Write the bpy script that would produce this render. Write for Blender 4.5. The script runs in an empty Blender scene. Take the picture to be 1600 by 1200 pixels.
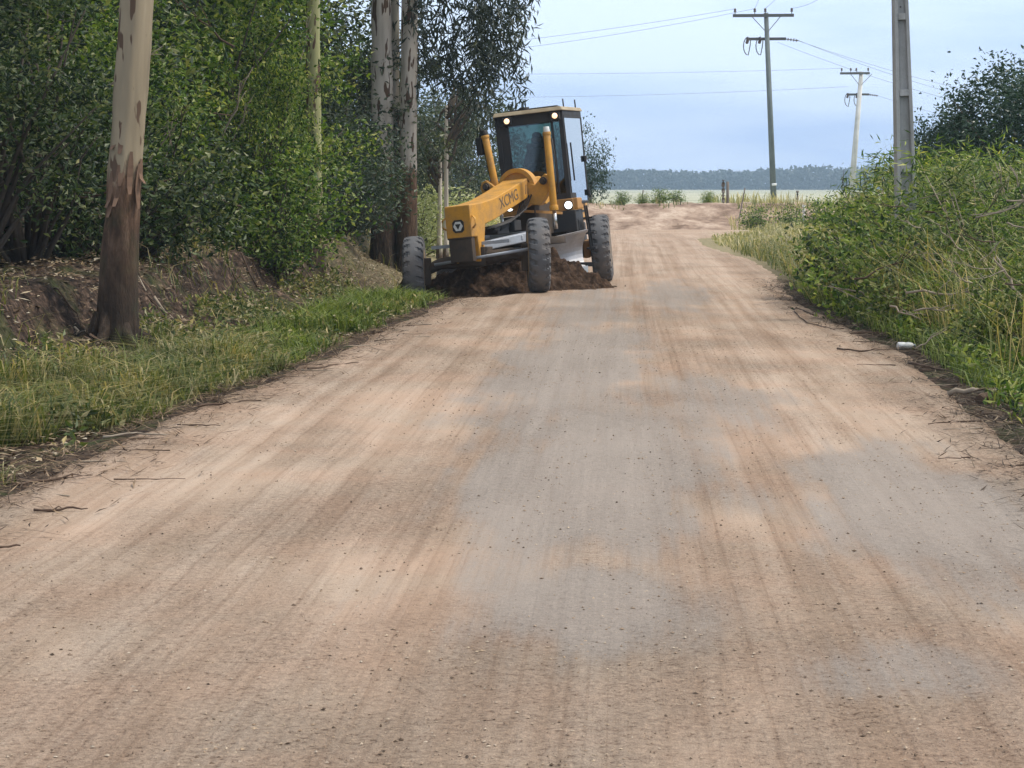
import bpy, bmesh, math, random
import numpy as np
from mathutils import Matrix, Vector, Euler
R = math.radians
random.seed(7)
scene = bpy.context.scene
C = scene.collection
# ---------------------------------------------------------------- camera
F = 3800.0; CH = 1.93; HY = 291.0
cam_d = bpy.data.cameras.new("camera"); cam = bpy.data.objects.new("camera", cam_d); C.objects.link(cam)
cam_d.sensor_width = 36; cam_d.lens = 36*F/1600; cam_d.clip_start = 0.2; cam_d.clip_end = 9000
cam.location = (0, 0, CH); PITCH = math.atan((600-HY)/F)
cam.rotation_euler = (R(90)-PITCH, 0, 0)
scene.camera = cam
# ---------------------------------------------------------------- world, sun, exposure
SUN_EL, SUN_AZ = 56, 88          # azimuth clockwise from +Y (north)
w = bpy.data.worlds.new("World"); scene.world = w; w.use_nodes = True
nt = w.node_tree; N = nt.nodes; L = nt.links
for n in list(N): N.remove(n)
out = N.new('ShaderNodeOutputWorld'); bg = N.new('ShaderNodeBackground'); L.new(bg.outputs[0], out.inputs[0])
sky = N.new('ShaderNodeTexSky'); sky.sky_type = 'NISHITA'; sky.sun_disc = False
sky.sun_elevation = R(SUN_EL); sky.sun_rotation = R(SUN_AZ); sky.air_density = 1.0; sky.dust_density = 1.0
tc = N.new('ShaderNodeTexCoord'); sep = N.new('ShaderNodeSeparateXYZ'); L.new(tc.outputs['Generated'], sep.inputs[0])
mp = N.new('ShaderNodeMapping'); L.new(tc.outputs['Generated'], mp.inputs[0]); mp.inputs['Scale'].default_value = (2.2, 2.2, 17)
no = N.new('ShaderNodeTexNoise'); no.inputs['Scale'].default_value = 1.5; no.inputs['Detail'].default_value = 4; no.inputs['Roughness'].default_value = .5
L.new(mp.outputs[0], no.inputs['Vector'])
cr = N.new('ShaderNodeValToRGB'); L.new(no.outputs[0], cr.inputs[0])
cr.color_ramp.elements[0].position = .40; cr.color_ramp.elements[0].color = (5.4, 7.3, 11.4, 1)
cr.color_ramp.elements[1].position = .58; cr.color_ramp.elements[1].color = (8.6, 10.2, 12.9, 1)
el = N.new('ShaderNodeMapRange'); L.new(sep.outputs['Z'], el.inputs[0])
el.inputs[1].default_value = .10; el.inputs[2].default_value = .5; el.clamp = True
up = N.new('ShaderNodeMixRGB'); L.new(el.outputs[0], up.inputs[0]); L.new(cr.outputs[0], up.inputs[1]); up.inputs[2].default_value = (8.4, 8.7, 9.2, 1)
mx = N.new('ShaderNodeMixRGB'); mx.inputs[0].default_value = .86
L.new(sky.outputs[0], mx.inputs[1]); L.new(up.outputs[0], mx.inputs[2])
L.new(mx.outputs[0], bg.inputs[0]); bg.inputs[1].default_value = 0.10
sd = bpy.data.lights.new("sun", 'SUN'); so = bpy.data.objects.new("sun", sd); C.objects.link(so)
sd.energy = 3.0; sd.angle = R(11); sd.color = (1.0, .93, .82)
az = R(SUN_AZ); d = Vector((math.sin(az)*math.cos(R(SUN_EL)), math.cos(az)*math.cos(R(SUN_EL)), math.sin(R(SUN_EL))))
so.rotation_euler = d.to_track_quat('Z', 'Y').to_euler(); so.location = (20, 0, 30)
scene.view_settings.view_transform = 'Standard'; scene.view_settings.look = 'None'
scene.view_settings.exposure = 0.25; scene.view_settings.gamma = 1
scene.render.engine = 'CYCLES'
scene.cycles.max_bounces = 8; scene.cycles.transparent_max_bounces = 12; scene.cycles.volume_bounces = 0

# ---------------------------------------------------------------- helpers
def at(px, py, Y):
    """world point on the ray of photo pixel (px,py) at depth Y"""
    c, s = math.cos(PITCH), math.sin(PITCH)
    a = (px-800)/F; b = (600-py)/F
    dy = c + b*s; dz = -s + b*c
    return Vector((a*Y/dy, Y, CH + dz*Y/dy))

def tag(o, label=None, cat=None, group=None, kind=None):
    if label: o['label'] = label
    if cat: o['category'] = cat
    if group: o['group'] = group
    if kind: o['kind'] = kind
    return o
def empty(name, loc, rz=0):
    o = bpy.data.objects.new(name, None); C.objects.link(o); o.location = loc; o.rotation_euler = (0, 0, rz)
    o.empty_display_size = .3
    return o
def link(name, me, parent=None, mat=None):
    o = bpy.data.objects.new(name, me); C.objects.link(o)
    if parent: o.parent = parent
    if mat: me.materials.clear(); me.materials.append(mat)
    return o
def np_mesh(name, v, f, smooth=False, uv=None, attr=None):
    v = np.asarray(v, dtype=np.float32); f = np.asarray(f, dtype=np.int32)
    me = bpy.data.meshes.new(name); k = f.shape[1]
    me.vertices.add(len(v)); me.vertices.foreach_set('co', v.ravel())
    me.loops.add(f.size); me.loops.foreach_set('vertex_index', f.ravel())
    me.polygons.add(len(f)); me.polygons.foreach_set('loop_start', np.arange(0, f.size, k, dtype=np.int32))
    me.update(calc_edges=True)
    me.polygons.foreach_set('use_smooth', np.full(len(f), smooth))
    if uv is not None:
        ul = me.uv_layers.new(name='UVMap'); ul.data.foreach_set('uv', np.asarray(uv, np.float32)[f.ravel()].ravel())
    if attr:
        for nm, arr in attr.items():
            a = me.attributes.new(nm, 'FLOAT', 'POINT'); a.data.foreach_set('value', np.asarray(arr, np.float32))
    me.validate(); me.update()
    return me
def grid_faces(nx, ny):
    i = np.arange(nx-1); j = np.arange(ny-1); I, J = np.meshgrid(i, j)
    a = (J*nx+I).ravel()
    return np.stack([a, a+1, a+nx+1, a+nx], 1)

class MB:
    """collects shapes in one bmesh"""
    def __init__(s): s.b = bmesh.new()
    def box(s, c, size, rot=None, taper=None):
        m = Matrix.Translation(c) @ (rot.to_4x4() if rot else Matrix())
        vs = []
        for z in (-.5, .5):
            for y in (-.5, .5):
                for x in (-.5, .5):
                    t = taper if (taper and z > 0) else 1
                    vs.append(s.b.verts.new(m @ Vector((x*size[0]*t, y*size[1]*t, z*size[2]))))
        for q in ((0,2,3,1),(4,5,7,6),(0,1,5,4),(2,6,7,3),(0,4,6,2),(1,3,7,5)): s.b.faces.new([vs[i] for i in q])
        return s
    def bar(s, p, q, wx, wz=None):
        p, q = Vector(p), Vector(q); d = q-p; wz = wz or wx
        return s.box((p+q)/2, (wx, wz, d.length), d.to_track_quat('Z', 'Y').to_matrix())
    def cyl(s, p, q, r0, r1=None, seg=20, cap=True):
        p, q = Vector(p), Vector(q); r1 = r0 if r1 is None else r1
        m = (q-p).to_track_quat('Z', 'Y').to_matrix()
        ring = []
        for c, r in ((p, r0), (q, r1)):
            ring.append([s.b.verts.new(c + m @ Vector((math.cos(6.28318*k/seg)*r, math.sin(6.28318*k/seg)*r, 0))) for k in range(seg)])
        for k in range(seg):
            fc = s.b.faces.new([ring[0][k], ring[0][(k+1) % seg], ring[1][(k+1) % seg], ring[1][k]]); fc.smooth = True
        if cap: s.b.faces.new(ring[0][::-1]); s.b.faces.new(ring[1])
        return s
    def tube(s, pts, rad, seg=8):
        pts = [Vector(p) for p in pts]; rings = []
        if not hasattr(rad, '__len__'): rad = [rad]*len(pts)
        for i, p in enumerate(pts):
            d = (pts[min(i+1, len(pts)-1)]-pts[max(i-1, 0)])
            m = d.to_track_quat('Z', 'Y').to_matrix()
            rings.append([s.b.verts.new(p + m @ Vector((math.cos(6.28318*k/seg)*rad[i], math.sin(6.28318*k/seg)*rad[i], 0))) for k in range(seg)])
        for a, b in zip(rings, rings[1:]):
            for k in range(seg):
                fc = s.b.faces.new([a[k], a[(k+1) % seg], b[(k+1) % seg], b[k]]); fc.smooth = True
        s.b.faces.new(rings[0][::-1]); s.b.faces.new(rings[-1])
        return s
    def prism(s, poly, x0, x1, x0b=None):
        """poly of (y,z) extruded along x"""
        a = [s.b.verts.new((x0, y, z)) for y, z in poly]; b = [s.b.verts.new((x1, y, z)) for y, z in poly]
        n = len(poly)
        s.b.faces.new(a[::-1]); s.b.faces.new(b)
        for k in range(n): s.b.faces.new([a[k], a[(k+1) % n], b[(k+1) % n], b[k]])
        return s
    def solid(s, bottom, top):
        """two rings of equal length -> closed solid"""
        a = [s.b.verts.new(p) for p in bottom]; b = [s.b.verts.new(p) for p in top]; n = len(a)
        s.b.faces.new(a[::-1]); s.b.faces.new(b)
        for k in range(n): s.b.faces.new([a[k], a[(k+1) % n], b[(k+1) % n], b[k]])
        return s
    def lathe(s, prof, seg=32, axis='X'):
        """prof of (axial, radius)"""
        rings = []
        for ax, r in prof:
            rings.append([s.b.verts.new((ax, math.cos(6.28318*k/seg)*r, math.sin(6.28318*k/seg)*r)) for k in range(seg)])
        for a, b in zip(rings, rings[1:]):
            for k in range(seg):
                fc = s.b.faces.new([a[k], a[(k+1) % seg], b[(k+1) % seg], b[k]]); fc.smooth = True
        s.b.faces.new(rings[0][::-1]); s.b.faces.new(rings[-1])
        return s
    def build(s, name, mat, parent=None, M=None, bevel=0, loc=None):
        if M is not None: s.b.transform(M)
        bmesh.ops.recalc_face_normals(s.b, faces=s.b.faces)
        me = bpy.data.meshes.new(name); s.b.to_mesh(me); s.b.free()
        o = link(name, me, parent, mat)
        if loc is not None: o.location = loc
        if bevel:
            m = o.modifiers.new('bevel', 'BEVEL'); m.width = bevel; m.segments = 2; m.limit_method = 'ANGLE'; m.angle_limit = R(35)
            m.harden_normals = False
        return o

def hsh(ix, iy, seed):
    h = (ix.astype(np.int64)*374761393 + iy.astype(np.int64)*668265263 + seed*974711) & 0x7fffffff
    h = ((h ^ (h >> 13))*1274126177) & 0x7fffffff
    return ((h ^ (h >> 16)) & 0xffff)/65535.0
def vn(x, y, seed=0):
    x = np.asarray(x, float); y = np.asarray(y, float)
    ix = np.floor(x); iy = np.floor(y); fx = x-ix; fy = y-iy
    fx = fx*fx*(3-2*fx); fy = fy*fy*(3-2*fy)
    a = hsh(ix, iy, seed); b = hsh(ix+1, iy, seed); c = hsh(ix, iy+1, seed); dd = hsh(ix+1, iy+1, seed)
    return (a*(1-fx)+b*fx)*(1-fy) + (c*(1-fx)+dd*fx)*fy
def fbm(x, y, seed=0, o=4):
    t = 0; a = .5; k = 0
    for i in range(o):
        t = t + a*vn(x*2**i, y*2**i, seed+i*17); k += a; a *= .5
    return t/k
def sm(t): t = np.clip(t, 0, 1); return t*t*(3-2*t)

# ---------------------------------------------------------------- materials
def mat(name): 
    m = bpy.data.materials.new(name); m.use_nodes = True; nt = m.node_tree
    p = nt.nodes['Principled BSDF']; return m, nt, p
def nd(nt, t, **kw):
    n = nt.nodes.new(t)
    for k, v in kw.items():
        if k.startswith('i_'):
            key = k[2:]; n.inputs[int(key) if key.isdigit() else key].default_value = v
        else: setattr(n, k, v)
    return n
def ramp(nt, src, stops):
    r = nt.nodes.new('ShaderNodeValToRGB'); nt.links.new(src, r.inputs[0]); e = r.color_ramp.elements
    while len(e) < len(stops): e.new(.5)
    for i, (p, c) in enumerate(stops): e[i].position = p; e[i].color = (*c, 1) if len(c) == 3 else c
    return r.outputs[0]
def mixc(nt, fac, a, b, mode='MIX'):
    m = nt.nodes.new('ShaderNodeMixRGB'); m.blend_type = mode
    for i, x in enumerate((fac, a, b)):
        if isinstance(x, (int, float)): m.inputs[i].default_value = x
        elif isinstance(x, tuple): m.inputs[i].default_value = (*x, 1)
        else: nt.links.new(x, m.inputs[i])
    return m.outputs[0]
def noise(nt, scale, detail=4, rough=.55, vec=None, stretch=None, coord='Object'):
    if vec is None:
        t = nt.nodes.new('ShaderNodeTexCoord'); vec = t.outputs[coord]
    if stretch:
        m = nt.nodes.new('ShaderNodeMapping'); m.inputs['Scale'].default_value = stretch; nt.links.new(vec, m.inputs[0]); vec = m.outputs[0]
    n = nd(nt, 'ShaderNodeTexNoise'); n.inputs['Scale'].default_value = scale; n.inputs['Detail'].default_value = detail; n.inputs['Roughness'].default_value = rough
    nt.links.new(vec, n.inputs['Vector']); return n.outputs[0]
def bump(nt, p, h, strength, dist):
    b = nd(nt, 'ShaderNodeBump'); b.inputs['Strength'].default_value = strength; b.inputs['Distance'].default_value = dist
    nt.links.new(h, b.inputs['Height']); nt.links.new(b.outputs[0], p.inputs['Normal'])
def painted(name, col, dirt=(.16, .11, .075), rough=.42, amount=.5, metal=0, scale=3):
    m, nt, p = mat(name)
    n1 = noise(nt, scale, 6, .65); n2 = noise(nt, 14, 4, .6)
    f = ramp(nt, n1, [(.42, (0, 0, 0)), (.72, (amount,)*3)])
    c = mixc(nt, f, col, dirt)
    c = mixc(nt, .25, c, ramp(nt, n2, [(.3, (.55,)*3), (.7, (1,)*3)]), 'MULTIPLY')
    nt.links.new(c, p.inputs['Base Color']); p.inputs['Metallic'].default_value = metal
    nt.links.new(ramp(nt, n1, [(.3, (rough,)*3), (.8, (min(1, rough+.35),)*3)]), p.inputs['Roughness'])
    bump(nt, p, n2, .15, .004)
    return m
def leafmat(name, cols, trans=.3, rough=.5, islands=True, big=.6):
    m, nt, p = mat(name)
    g = nd(nt, 'ShaderNodeNewGeometry'); oi = nd(nt, 'ShaderNodeObjectInfo')
    k = len(cols)
    c = ramp(nt, g.outputs['Random Per Island'], [(i/(k-1), cols[i]) for i in range(k)])
    n1 = noise(nt, 1.6, 3, .6)
    c = mixc(nt, big, c, ramp(nt, n1, [(.34, (.55, .62, .62)), (.5, (.9,)*3), (.66, (1.55, 1.35, .85))]), 'MULTIPLY')
    c = mixc(nt, .5, c, ramp(nt, oi.outputs['Random'], [(0, (.7, .8, .8)), (1, (1.25, 1.15, .9))]), 'MULTIPLY')
    nt.links.new(c, p.inputs['Base Color']); p.inputs['Roughness'].default_value = rough
    p.inputs['Specular IOR Level'].default_value = .4
    tr = nd(nt, 'ShaderNodeBsdfTranslucent'); nt.links.new(mixc(nt, 1.0, c, (1.3, 1.35, .7), 'MULTIPLY'), tr.inputs[0])
    ms = nd(nt, 'ShaderNodeMixShader'); ms.inputs[0].default_value = trans
    nt.links.new(p.outputs[0], ms.inputs[1]); nt.links.new(tr.outputs[0], ms.inputs[2])
    nt.links.new(ms.outputs[0], nt.nodes['Material Output'].inputs[0])
    return m

# ---------------------------------------------------------------- terrain
YL = [-20, 8, 15.15, 19.9, 27.3, 41, 50, 62, 76, 84, 90, 96, 100]
XL = [-5.4, -3.75, -3.19, -2.88, -2.15, -1.10, -.5, -.4, -1.0, -4, -12, -30, -60]
YR = [-20, 8, 17.9, 27.8, 41, 52, 64, 80, 90, 96, 99, 101]
XR = [1.9, 3.1, 3.77, 4.53, 4.8, 5.7, 6.3, 6.3, 6.9, 9.5, 14, 30]
def xl(Y): return np.interp(Y, YL, XL)
def xr(Y): return np.interp(Y, YR, XR)
def gz(X, Y):
    X = np.asarray(X, float); Y = np.asarray(Y, float)
    z = np.zeros(np.broadcast(X, Y).shape)
    ul = xl(Y)-X + .35*(fbm(X*.5, Y*.35, 3)-.5); ur = X-xr(Y) + .3*(fbm(X*.5, Y*.5, 9)-.5)
    lw = 1-sm((Y-80)/10)
    z = z + lw*(-.10*sm(ul/.6)*(1-sm((ul-1.2)/1.2)) + .22*sm((ul-1.9)/1.0) + .62*sm((ul-2.75-.5*(fbm(X*.8, Y*.8, 19)-.5))/.55) + .5*sm((ul-4)/10))
    z = z + lw*sm((ul-.8)/1.5)*(.26*(fbm(X*1.3, Y*1.3, 21)-.5) + .22*(fbm(X*3.2, Y*3.2, 22)-.5))
    rw = 1-sm((Y-100)/6)
    z = z + rw*(.38*sm((ur-.8)/2.2) + .25*sm((ur-4)/10)) + sm(ur/1.2)*rw*.10*(fbm(X*2, Y*2, 25)-.5)
    # wheels of the grader stand lower on their left side: a cut towards the ditch
    win = sm((Y-41.3)/2.4)*(1-sm((Y-54)/5))
    xs = .3+(Y-44)*.28
    cut = np.clip((xs-X)*.17, 0, .36)*(1-sm((-2.3-X)/1.0))
    z = z - win*cut
    # eroded bank behind the junction
    yb = 105.5 + 1.2*(fbm(X*.12, X*0+2, 31)-.5) + .02*X
    bz = sm((Y-yb)/5.5)
    rough = fbm(X*.9, Y*.9, 33, 5)-.5
    hgt = (1.05 + .25*(fbm(X*.25, Y*0, 35)-.5))
    z = z + bz*(1-sm((Y-yb-10)/22))*hgt + .5*rough*sm((Y-yb+1.0)/3)*(1-sm((Y-yb-7)/4))
    z = z + .13*np.exp(-((Y-99.8-.6*np.sin(X*.2))/.6)**2)*sm((X+14)/6)*(1-sm((X-12)/4))
    z = z - sm((Y-120)/1300)*.25
    z = z + .04*(fbm(X*.8, Y*.8, 41)-.5)*(1-sm((Y-130)/50))
    return z

# ground: one sheet to the horizon
def axis(segs):
    a = []
    for (s, e, st) in segs: a += list(np.arange(s, e, st))
    return np.array(a + [segs[-1][1]])
gx = axis([(-3200, -400, 200), (-400, -60, 20), (-60, -16, 1.2), (-16, 18, .17), (18, 60, 1.2), (60, 400, 20), (400, 3200, 200)])
gy = axis([(-600, -40, 60), (-40, 6, 2.5), (6, 60, .22), (60, 125, .4), (125, 200, 3), (200, 700, 25), (700, 4800, 150)])
GX, GY = np.meshgrid(gx, gy)
GZ = gz(GX, GY)
inroad = (GX > xl(GY)+.05) & (GX < xr(GY)-.05) & (GY < 103.5)
GZ = GZ - .035*inroad
m_ground, nt, p = mat('ground_earth')
geo = nd(nt, 'ShaderNodeNewGeometry'); sepn = nd(nt, 'ShaderNodeSeparateXYZ'); nt.links.new(geo.outputs['Position'], sepn.inputs[0])
n1 = noise(nt, .9, 5, .6); n2 = noise(nt, 9, 5, .65); n3 = noise(nt, 35, 3, .6)
earth = ramp(nt, n2, [(.30, (.008, .006, .005)), (.45, (.028, .019, .014)), (.58, (.075, .050, .036)), (.72, (.24, .165, .12))])  # dark soil, with the shade along the left bank put into its colours
green = ramp(nt, n2, [(.3, (.015, .022, .008)), (.6, (.05, .065, .02)), (.8, (.14, .13, .06))])
c = mixc(nt, ramp(nt, n1, [(.50, (0,)*3), (.62, (.8,)*3)]), earth, green)
stf = nd(nt, 'ShaderNodeMapRange'); nt.links.new(sepn.outputs['Y'], stf.inputs[0]); stf.inputs[1].default_value = 44; stf.inputs[2].default_value = 66
c = mixc(nt, stf.outputs[0], c, ramp(nt, n2, [(.3, (.12, .105, .055)), (.55, (.28, .24, .14)), (.75, (.42, .36, .23))]))
bankf = nd(nt, 'ShaderNodeMapRange'); nt.links.new(sepn.outputs['Y'], bankf.inputs[0]); bankf.inputs[1].default_value = 97; bankf.inputs[2].default_value = 101
bankc = ramp(nt, noise(nt, .8, 7, .72), [(.34, (.12, .08, .055)), (.45, (.25, .175, .13)), (.56, (.40, .30, .23)), (.68, (.56, .45, .36))])
c = mixc(nt, bankf.outputs[0], c, bankc)
ff = nd(nt, 'ShaderNodeMapRange'); nt.links.new(sepn.outputs['Y'], ff.inputs[0]); ff.inputs[1].default_value = 111.5; ff.inputs[2].default_value = 119
fieldc = ramp(nt, noise(nt, 1, 5, .6, stretch=(.01, .035, 1)), [(.3, (.22, .24, .14)), (.5, (.38, .38, .27)), (.7, (.58, .56, .44))])
c = mixc(nt, ff.outputs[0], c, fieldc)
nt.links.new(c, p.inputs['Base Color']); p.inputs['Roughness'].default_value = .95; p.inputs['Specular IOR Level'].default_value = .15
bump(nt, p, n2, .7, .06)
g = link('ground', np_mesh('ground', np.stack([GX.ravel(), GY.ravel(), GZ.ravel()], 1), grid_faces(len(gx), len(gy)), True), None, m_ground)
tag(g, kind='structure')

# road: own sheet, edges dive under the verge
ry = axis([(-18, 7, .8), (7, 30, .06), (30, 60, .12), (60, 104, .3)]); rs = np.linspace(-.06, 1.06, 150)
RS, RY = np.meshgrid(rs, ry)
XLr, XRr = xl(RY), xr(RY)
RX = XLr*(1-RS)+XRr*RS
RU = RX - (.045*RY + .25)                      # metres across from the driving line
warp = .5*(fbm(RX*.7, RY*.12, 51)-.5)
track = .34*fbm((RU+warp*.5)*2.4, RY*.04, 53, 3)+.66*fbm((RU+warp*.3)*8.5, RY*.05, 54, 4)     # lengthwise wheel marks
edge = np.minimum(RX-XLr, XRr-RX)
en = .35*(fbm(RX*1.2, RY*1.2, 55)-.5)
micro = .016*(fbm(RX*9, RY*9, 57, 3)-.5) + .015*(track-.5)*sm(edge/.5)
RZ = gz(RX, RY) + np.where(edge+en < .12, (edge+en-.12)*.30, 0) + .014 + micro + .03*np.exp(-((edge-.35)/.16)**2)*fbm(RX*2, RY*2, 58)
def patch(x0, y0, hx, hy, s=0):
    wx = RX + 1.1*(fbm(RX*1.1, RY*.45, 61+s)-.5)*min(hx, 1); wy = RY + .35*hy*(fbm(RX*1.5, RY*.5, 63+s)-.5)*2
    dd = np.sqrt(((wx-x0-(wy-y0)*.045)/hx)**2 + ((wy-y0)/hy)**2)
    rag = (fbm(RX*2.6, RY*.55, 66+s, 5)-.5)*1.5 + (fbm(RU*7, RY*.16, 67+s, 3)-.5)*.8
    return sm((1.25-dd+rag*.55)/.9)
grey = np.zeros_like(RX)
for i, a in enumerate([(.5, 16.5, 1.15, 6.5), (.30, 10.9, .8, 1.5), (2.45, 14.2, .9, 3.8), (.70, 26, .85, 10), (1.2, 39, .85, 12),
                       (1.75, 21.5, .8, 4.0), (.55, 20, .8, 5.0), (2.9, 44, .8, 9), (1.6, 9.6, .4, .7)]):
    grey = np.maximum(grey, patch(*a, s=i)*(.95 if i < 4 else .7))
loose = np.clip(fbm(RX*1.6, RY*.5, 71, 4)*2.4-.75, 0, 1)*(1-.8*grey) 
loose = np.clip(loose + .5*sm((12.5-RY)/5)*(1-grey) + .5*sm((1.0-edge)/1.0), 0, 1)
m_road, nt, p = mat('road_sand')
at_t = nd(nt, 'ShaderNodeAttribute', attribute_name='track'); at_g = nd(nt, 'ShaderNodeAttribute', attribute_name='grey'); at_l = nd(nt, 'ShaderNodeAttribute', attribute_name='loose')
uvn = nd(nt, 'ShaderNodeUVMap')
st = noise(nt, 1, 5, .65, vec=uvn.outputs[0], stretch=(9, .22, 1))
big = noise(nt, .8, 4, .6)
fine = noise(nt, 30, 5, .74); grit = noise(nt, 130, 2, .6)
a_ = ramp(nt, at_t.outputs['Fac'], [(.32, (.33, .242, .178)), (.45, (.368, .277, .21)), (.55, (.392, .30, .231)), (.68, (.42, .328, .258))])
a_ = mixc(nt, .55, a_, ramp(nt, st, [(.34, (.80, .76, .73)), (.45, (.97, .96, .95)), (.66, (1.10, 1.10, 1.10))]), 'MULTIPLY')
st2 = noise(nt, 1, 3, .6, vec=uvn.outputs[0], stretch=(26, .10, 1))
a_ = mixc(nt, .6, a_, ramp(nt, st2, [(.36, (.78, .74, .71)), (.46, (1, 1, 1)), (.64, (1.08, 1.08, 1.08))]), 'MULTIPLY')
a_ = mixc(nt, .7, a_, ramp(nt, big, [(.38, (1.04, .97, .93)), (.6, (.98, 1.0, 1.0))]), 'MULTIPLY')
gc = mixc(nt, .7, (.262, .230, .203), ramp(nt, st, [(.3, (.85,)*3), (.7, (1.12,)*3)]), 'MULTIPLY')
ga = nd(nt, 'ShaderNodeMath', operation='MULTIPLY_ADD', i_1=1.3); nt.links.new(st, ga.inputs[0]); nt.links.new(at_g.outputs['Fac'], ga.inputs[2])
gb = nd(nt, 'ShaderNodeMath', operation='MULTIPLY_ADD', i_1=.8); nt.links.new(fine, gb.inputs[0]); nt.links.new(ga.outputs[0], gb.inputs[2])
gm = nd(nt, 'ShaderNodeMapRange', interpolation_type='SMOOTHSTEP'); nt.links.new(gb.outputs[0], gm.inputs[0]); gm.inputs[1].default_value = 1.05; gm.inputs[2].default_value = 1.95; gm.inputs[4].default_value = .88
c = mixc(nt, gm.outputs[0], a_, gc)
spk = ramp(nt, fine, [(.32, (.34, .28, .24)), (.41, (.88, .86, .84)), (.5, (1.04, 1.04, 1.03)), (.66, (1.36, 1.33, 1.29))])
lf = nd(nt, 'ShaderNodeMath', operation='MULTIPLY_ADD', i_1=.95, i_2=.22); nt.links.new(at_l.outputs['Fac'], lf.inputs[0])
c = mixc(nt, lf.outputs[0], c, mixc(nt, 1.0, c, spk, 'MULTIPLY'))
c = mixc(nt, .5, c, ramp(nt, grit, [(.35, (.80,)*3), (.6, (1.14,)*3)]), 'MULTIPLY')
nt.links.new(c, p.inputs['Base Color']); p.inputs['Roughness'].default_value = .93; p.inputs['Specular IOR Level'].default_value = .2
hs = nd(nt, 'ShaderNodeMath', operation='MULTIPLY'); nt.links.new(fine, hs.inputs[0]); nt.links.new(lf.outputs[0], hs.inputs[1])
hs2 = nd(nt, 'ShaderNodeMath', operation='MULTIPLY_ADD', i_1=.25); nt.links.new(st, hs2.inputs[0]); nt.links.new(hs.outputs[0], hs2.inputs[2])
bump(nt, p, hs2.outputs[0], 1.0, .045)
rd = link('dirt_road', np_mesh('dirt_road', np.stack([RX.ravel(), RY.ravel(), RZ.ravel()], 1), grid_faces(len(rs), len(ry)), True,
     uv=np.stack([RU.ravel(), RY.ravel()], 1), attr={'track': track.ravel(), 'grey': grey.ravel(), 'loose': loose.ravel()}), None, m_road)
tag(rd, kind='structure')

# ---------------------------------------------------------------- foliage builders
def frames(n, rng, up=.0, droop=0.0):
    """random leaf directions (length dir) and side dirs"""
    d = rng.normal(size=(n, 3)); d[:, 2] = d[:, 2]*.7 + up - droop
    d /= np.linalg.norm(d, axis=1, keepdims=True)
    s = np.cross(d, rng.normal(size=(n, 3))); s /= np.linalg.norm(s, axis=1, keepdims=True)+1e-9
    return d, s
def leaves(pos, rng, l, wd, up=0., droop=0., var=.4):
    n = len(pos); d, s = frames(n, rng, up, droop)
    sc = (1+var*(rng.random((n, 1))*2-1)); nn = np.cross(d, s)
    Lh = l*sc; W = wd*sc
    v = np.stack([pos, pos+d*Lh*.45+s*W*.5+nn*W*.15, pos+d*Lh - nn*Lh*.12, pos+d*Lh*.45-s*W*.5+nn*W*.15], 1).reshape(-1, 3)
    return v, np.arange(n*4).reshape(-1, 4)
def crown_mesh(name, seed, clumps, per, l, wd, cr=.32, up=.1, droop=0., twig=True, flat=1.):
    """clumps (n,3) centres"""
    rng = np.random.default_rng(seed)
    n = len(clumps)
    pos = np.repeat(clumps, per, 0) + np.clip(rng.normal(size=(n*per, 3)), -1.9, 1.9)*np.array([cr, cr, cr*flat])*(.5+rng.random((n*per, 1)))
    keep = rng.random(len(pos)) < np.clip(np.repeat(.15+1.1*rng.random(n), per), 0, 1)
    v, f = leaves(pos[keep], rng, l, wd, up, droop)
    return np_mesh(name, v, f)
def blob_clumps(rng, n, rx, ry, z0, z1, shell=.55, holes=.0):
    p = rng.normal(size=(n*2, 3)); p /= np.linalg.norm(p, axis=1, keepdims=True)
    r = shell + (1-shell)*rng.random((n*2, 1))**.6
    p = p*r
    q = .78+.5*vn(p[:, 0]*2+5, p[:, 1]*2+p[:, 2]*1.7, int(rng.integers(999)))
    p = p*q[:, None]
    ok = vn(p[:, 0]*2.2+20, p[:, 2]*2.2+p[:, 1]*1.9+9, int(rng.integers(999))) > holes
    p = p[ok][:n]
    return p*np.array([rx, ry, (z1-z0)/2]) + np.array([0, 0, (z0+z1)/2])
def branches_mb(rng, base, tips, r0=.05, seg=5, trunk_h=None):
    b = MB(); base = Vector(base)
    for t in tips:
        t = Vector(t); k = .25+.3*rng.random()
        mid = base.lerp(t, .5) + Vector(rng.normal(size=3)*.12*(t-base).length*.5)
        mid.z += .1*(t-base).length
        b.tube([base + Vector(rng.normal(size=3)*.03), base.lerp(mid, .6), mid, t], [r0, r0*.75, r0*.5, r0*.15], seg)
    return b

m_bark = painted('shrub_bark', (.10, .08, .06), (.05, .04, .03), .9, .6)
m_drybark = painted('dry_wood', (.36, .30, .23), (.16, .12, .08), .9, .6, scale=8)
m_darkwood = painted('dark_wood', (.075, .045, .03), (.17, .12, .08), .9, .5, scale=8)
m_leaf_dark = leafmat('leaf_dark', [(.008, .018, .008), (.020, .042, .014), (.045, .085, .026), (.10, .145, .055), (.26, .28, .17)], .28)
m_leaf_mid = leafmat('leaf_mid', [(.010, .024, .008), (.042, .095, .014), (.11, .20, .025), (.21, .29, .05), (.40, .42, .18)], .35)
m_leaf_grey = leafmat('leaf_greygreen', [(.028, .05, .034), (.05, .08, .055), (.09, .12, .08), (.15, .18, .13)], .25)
m_leaf_pale = leafmat('leaf_pale_sunlit', [(.14, .18, .06), (.34, .38, .15), (.55, .55, .33), (.7, .68, .5)], .35, big=.3)  # yellow-green leaves, with sunlit brightness put into the colours
m_leaf_bramble = leafmat('leaf_bramble', [(.015, .03, .010), (.05, .085, .024), (.10, .155, .035), (.18, .25, .06), (.27, .28, .11), (.44, .40, .23)], .3)
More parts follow.
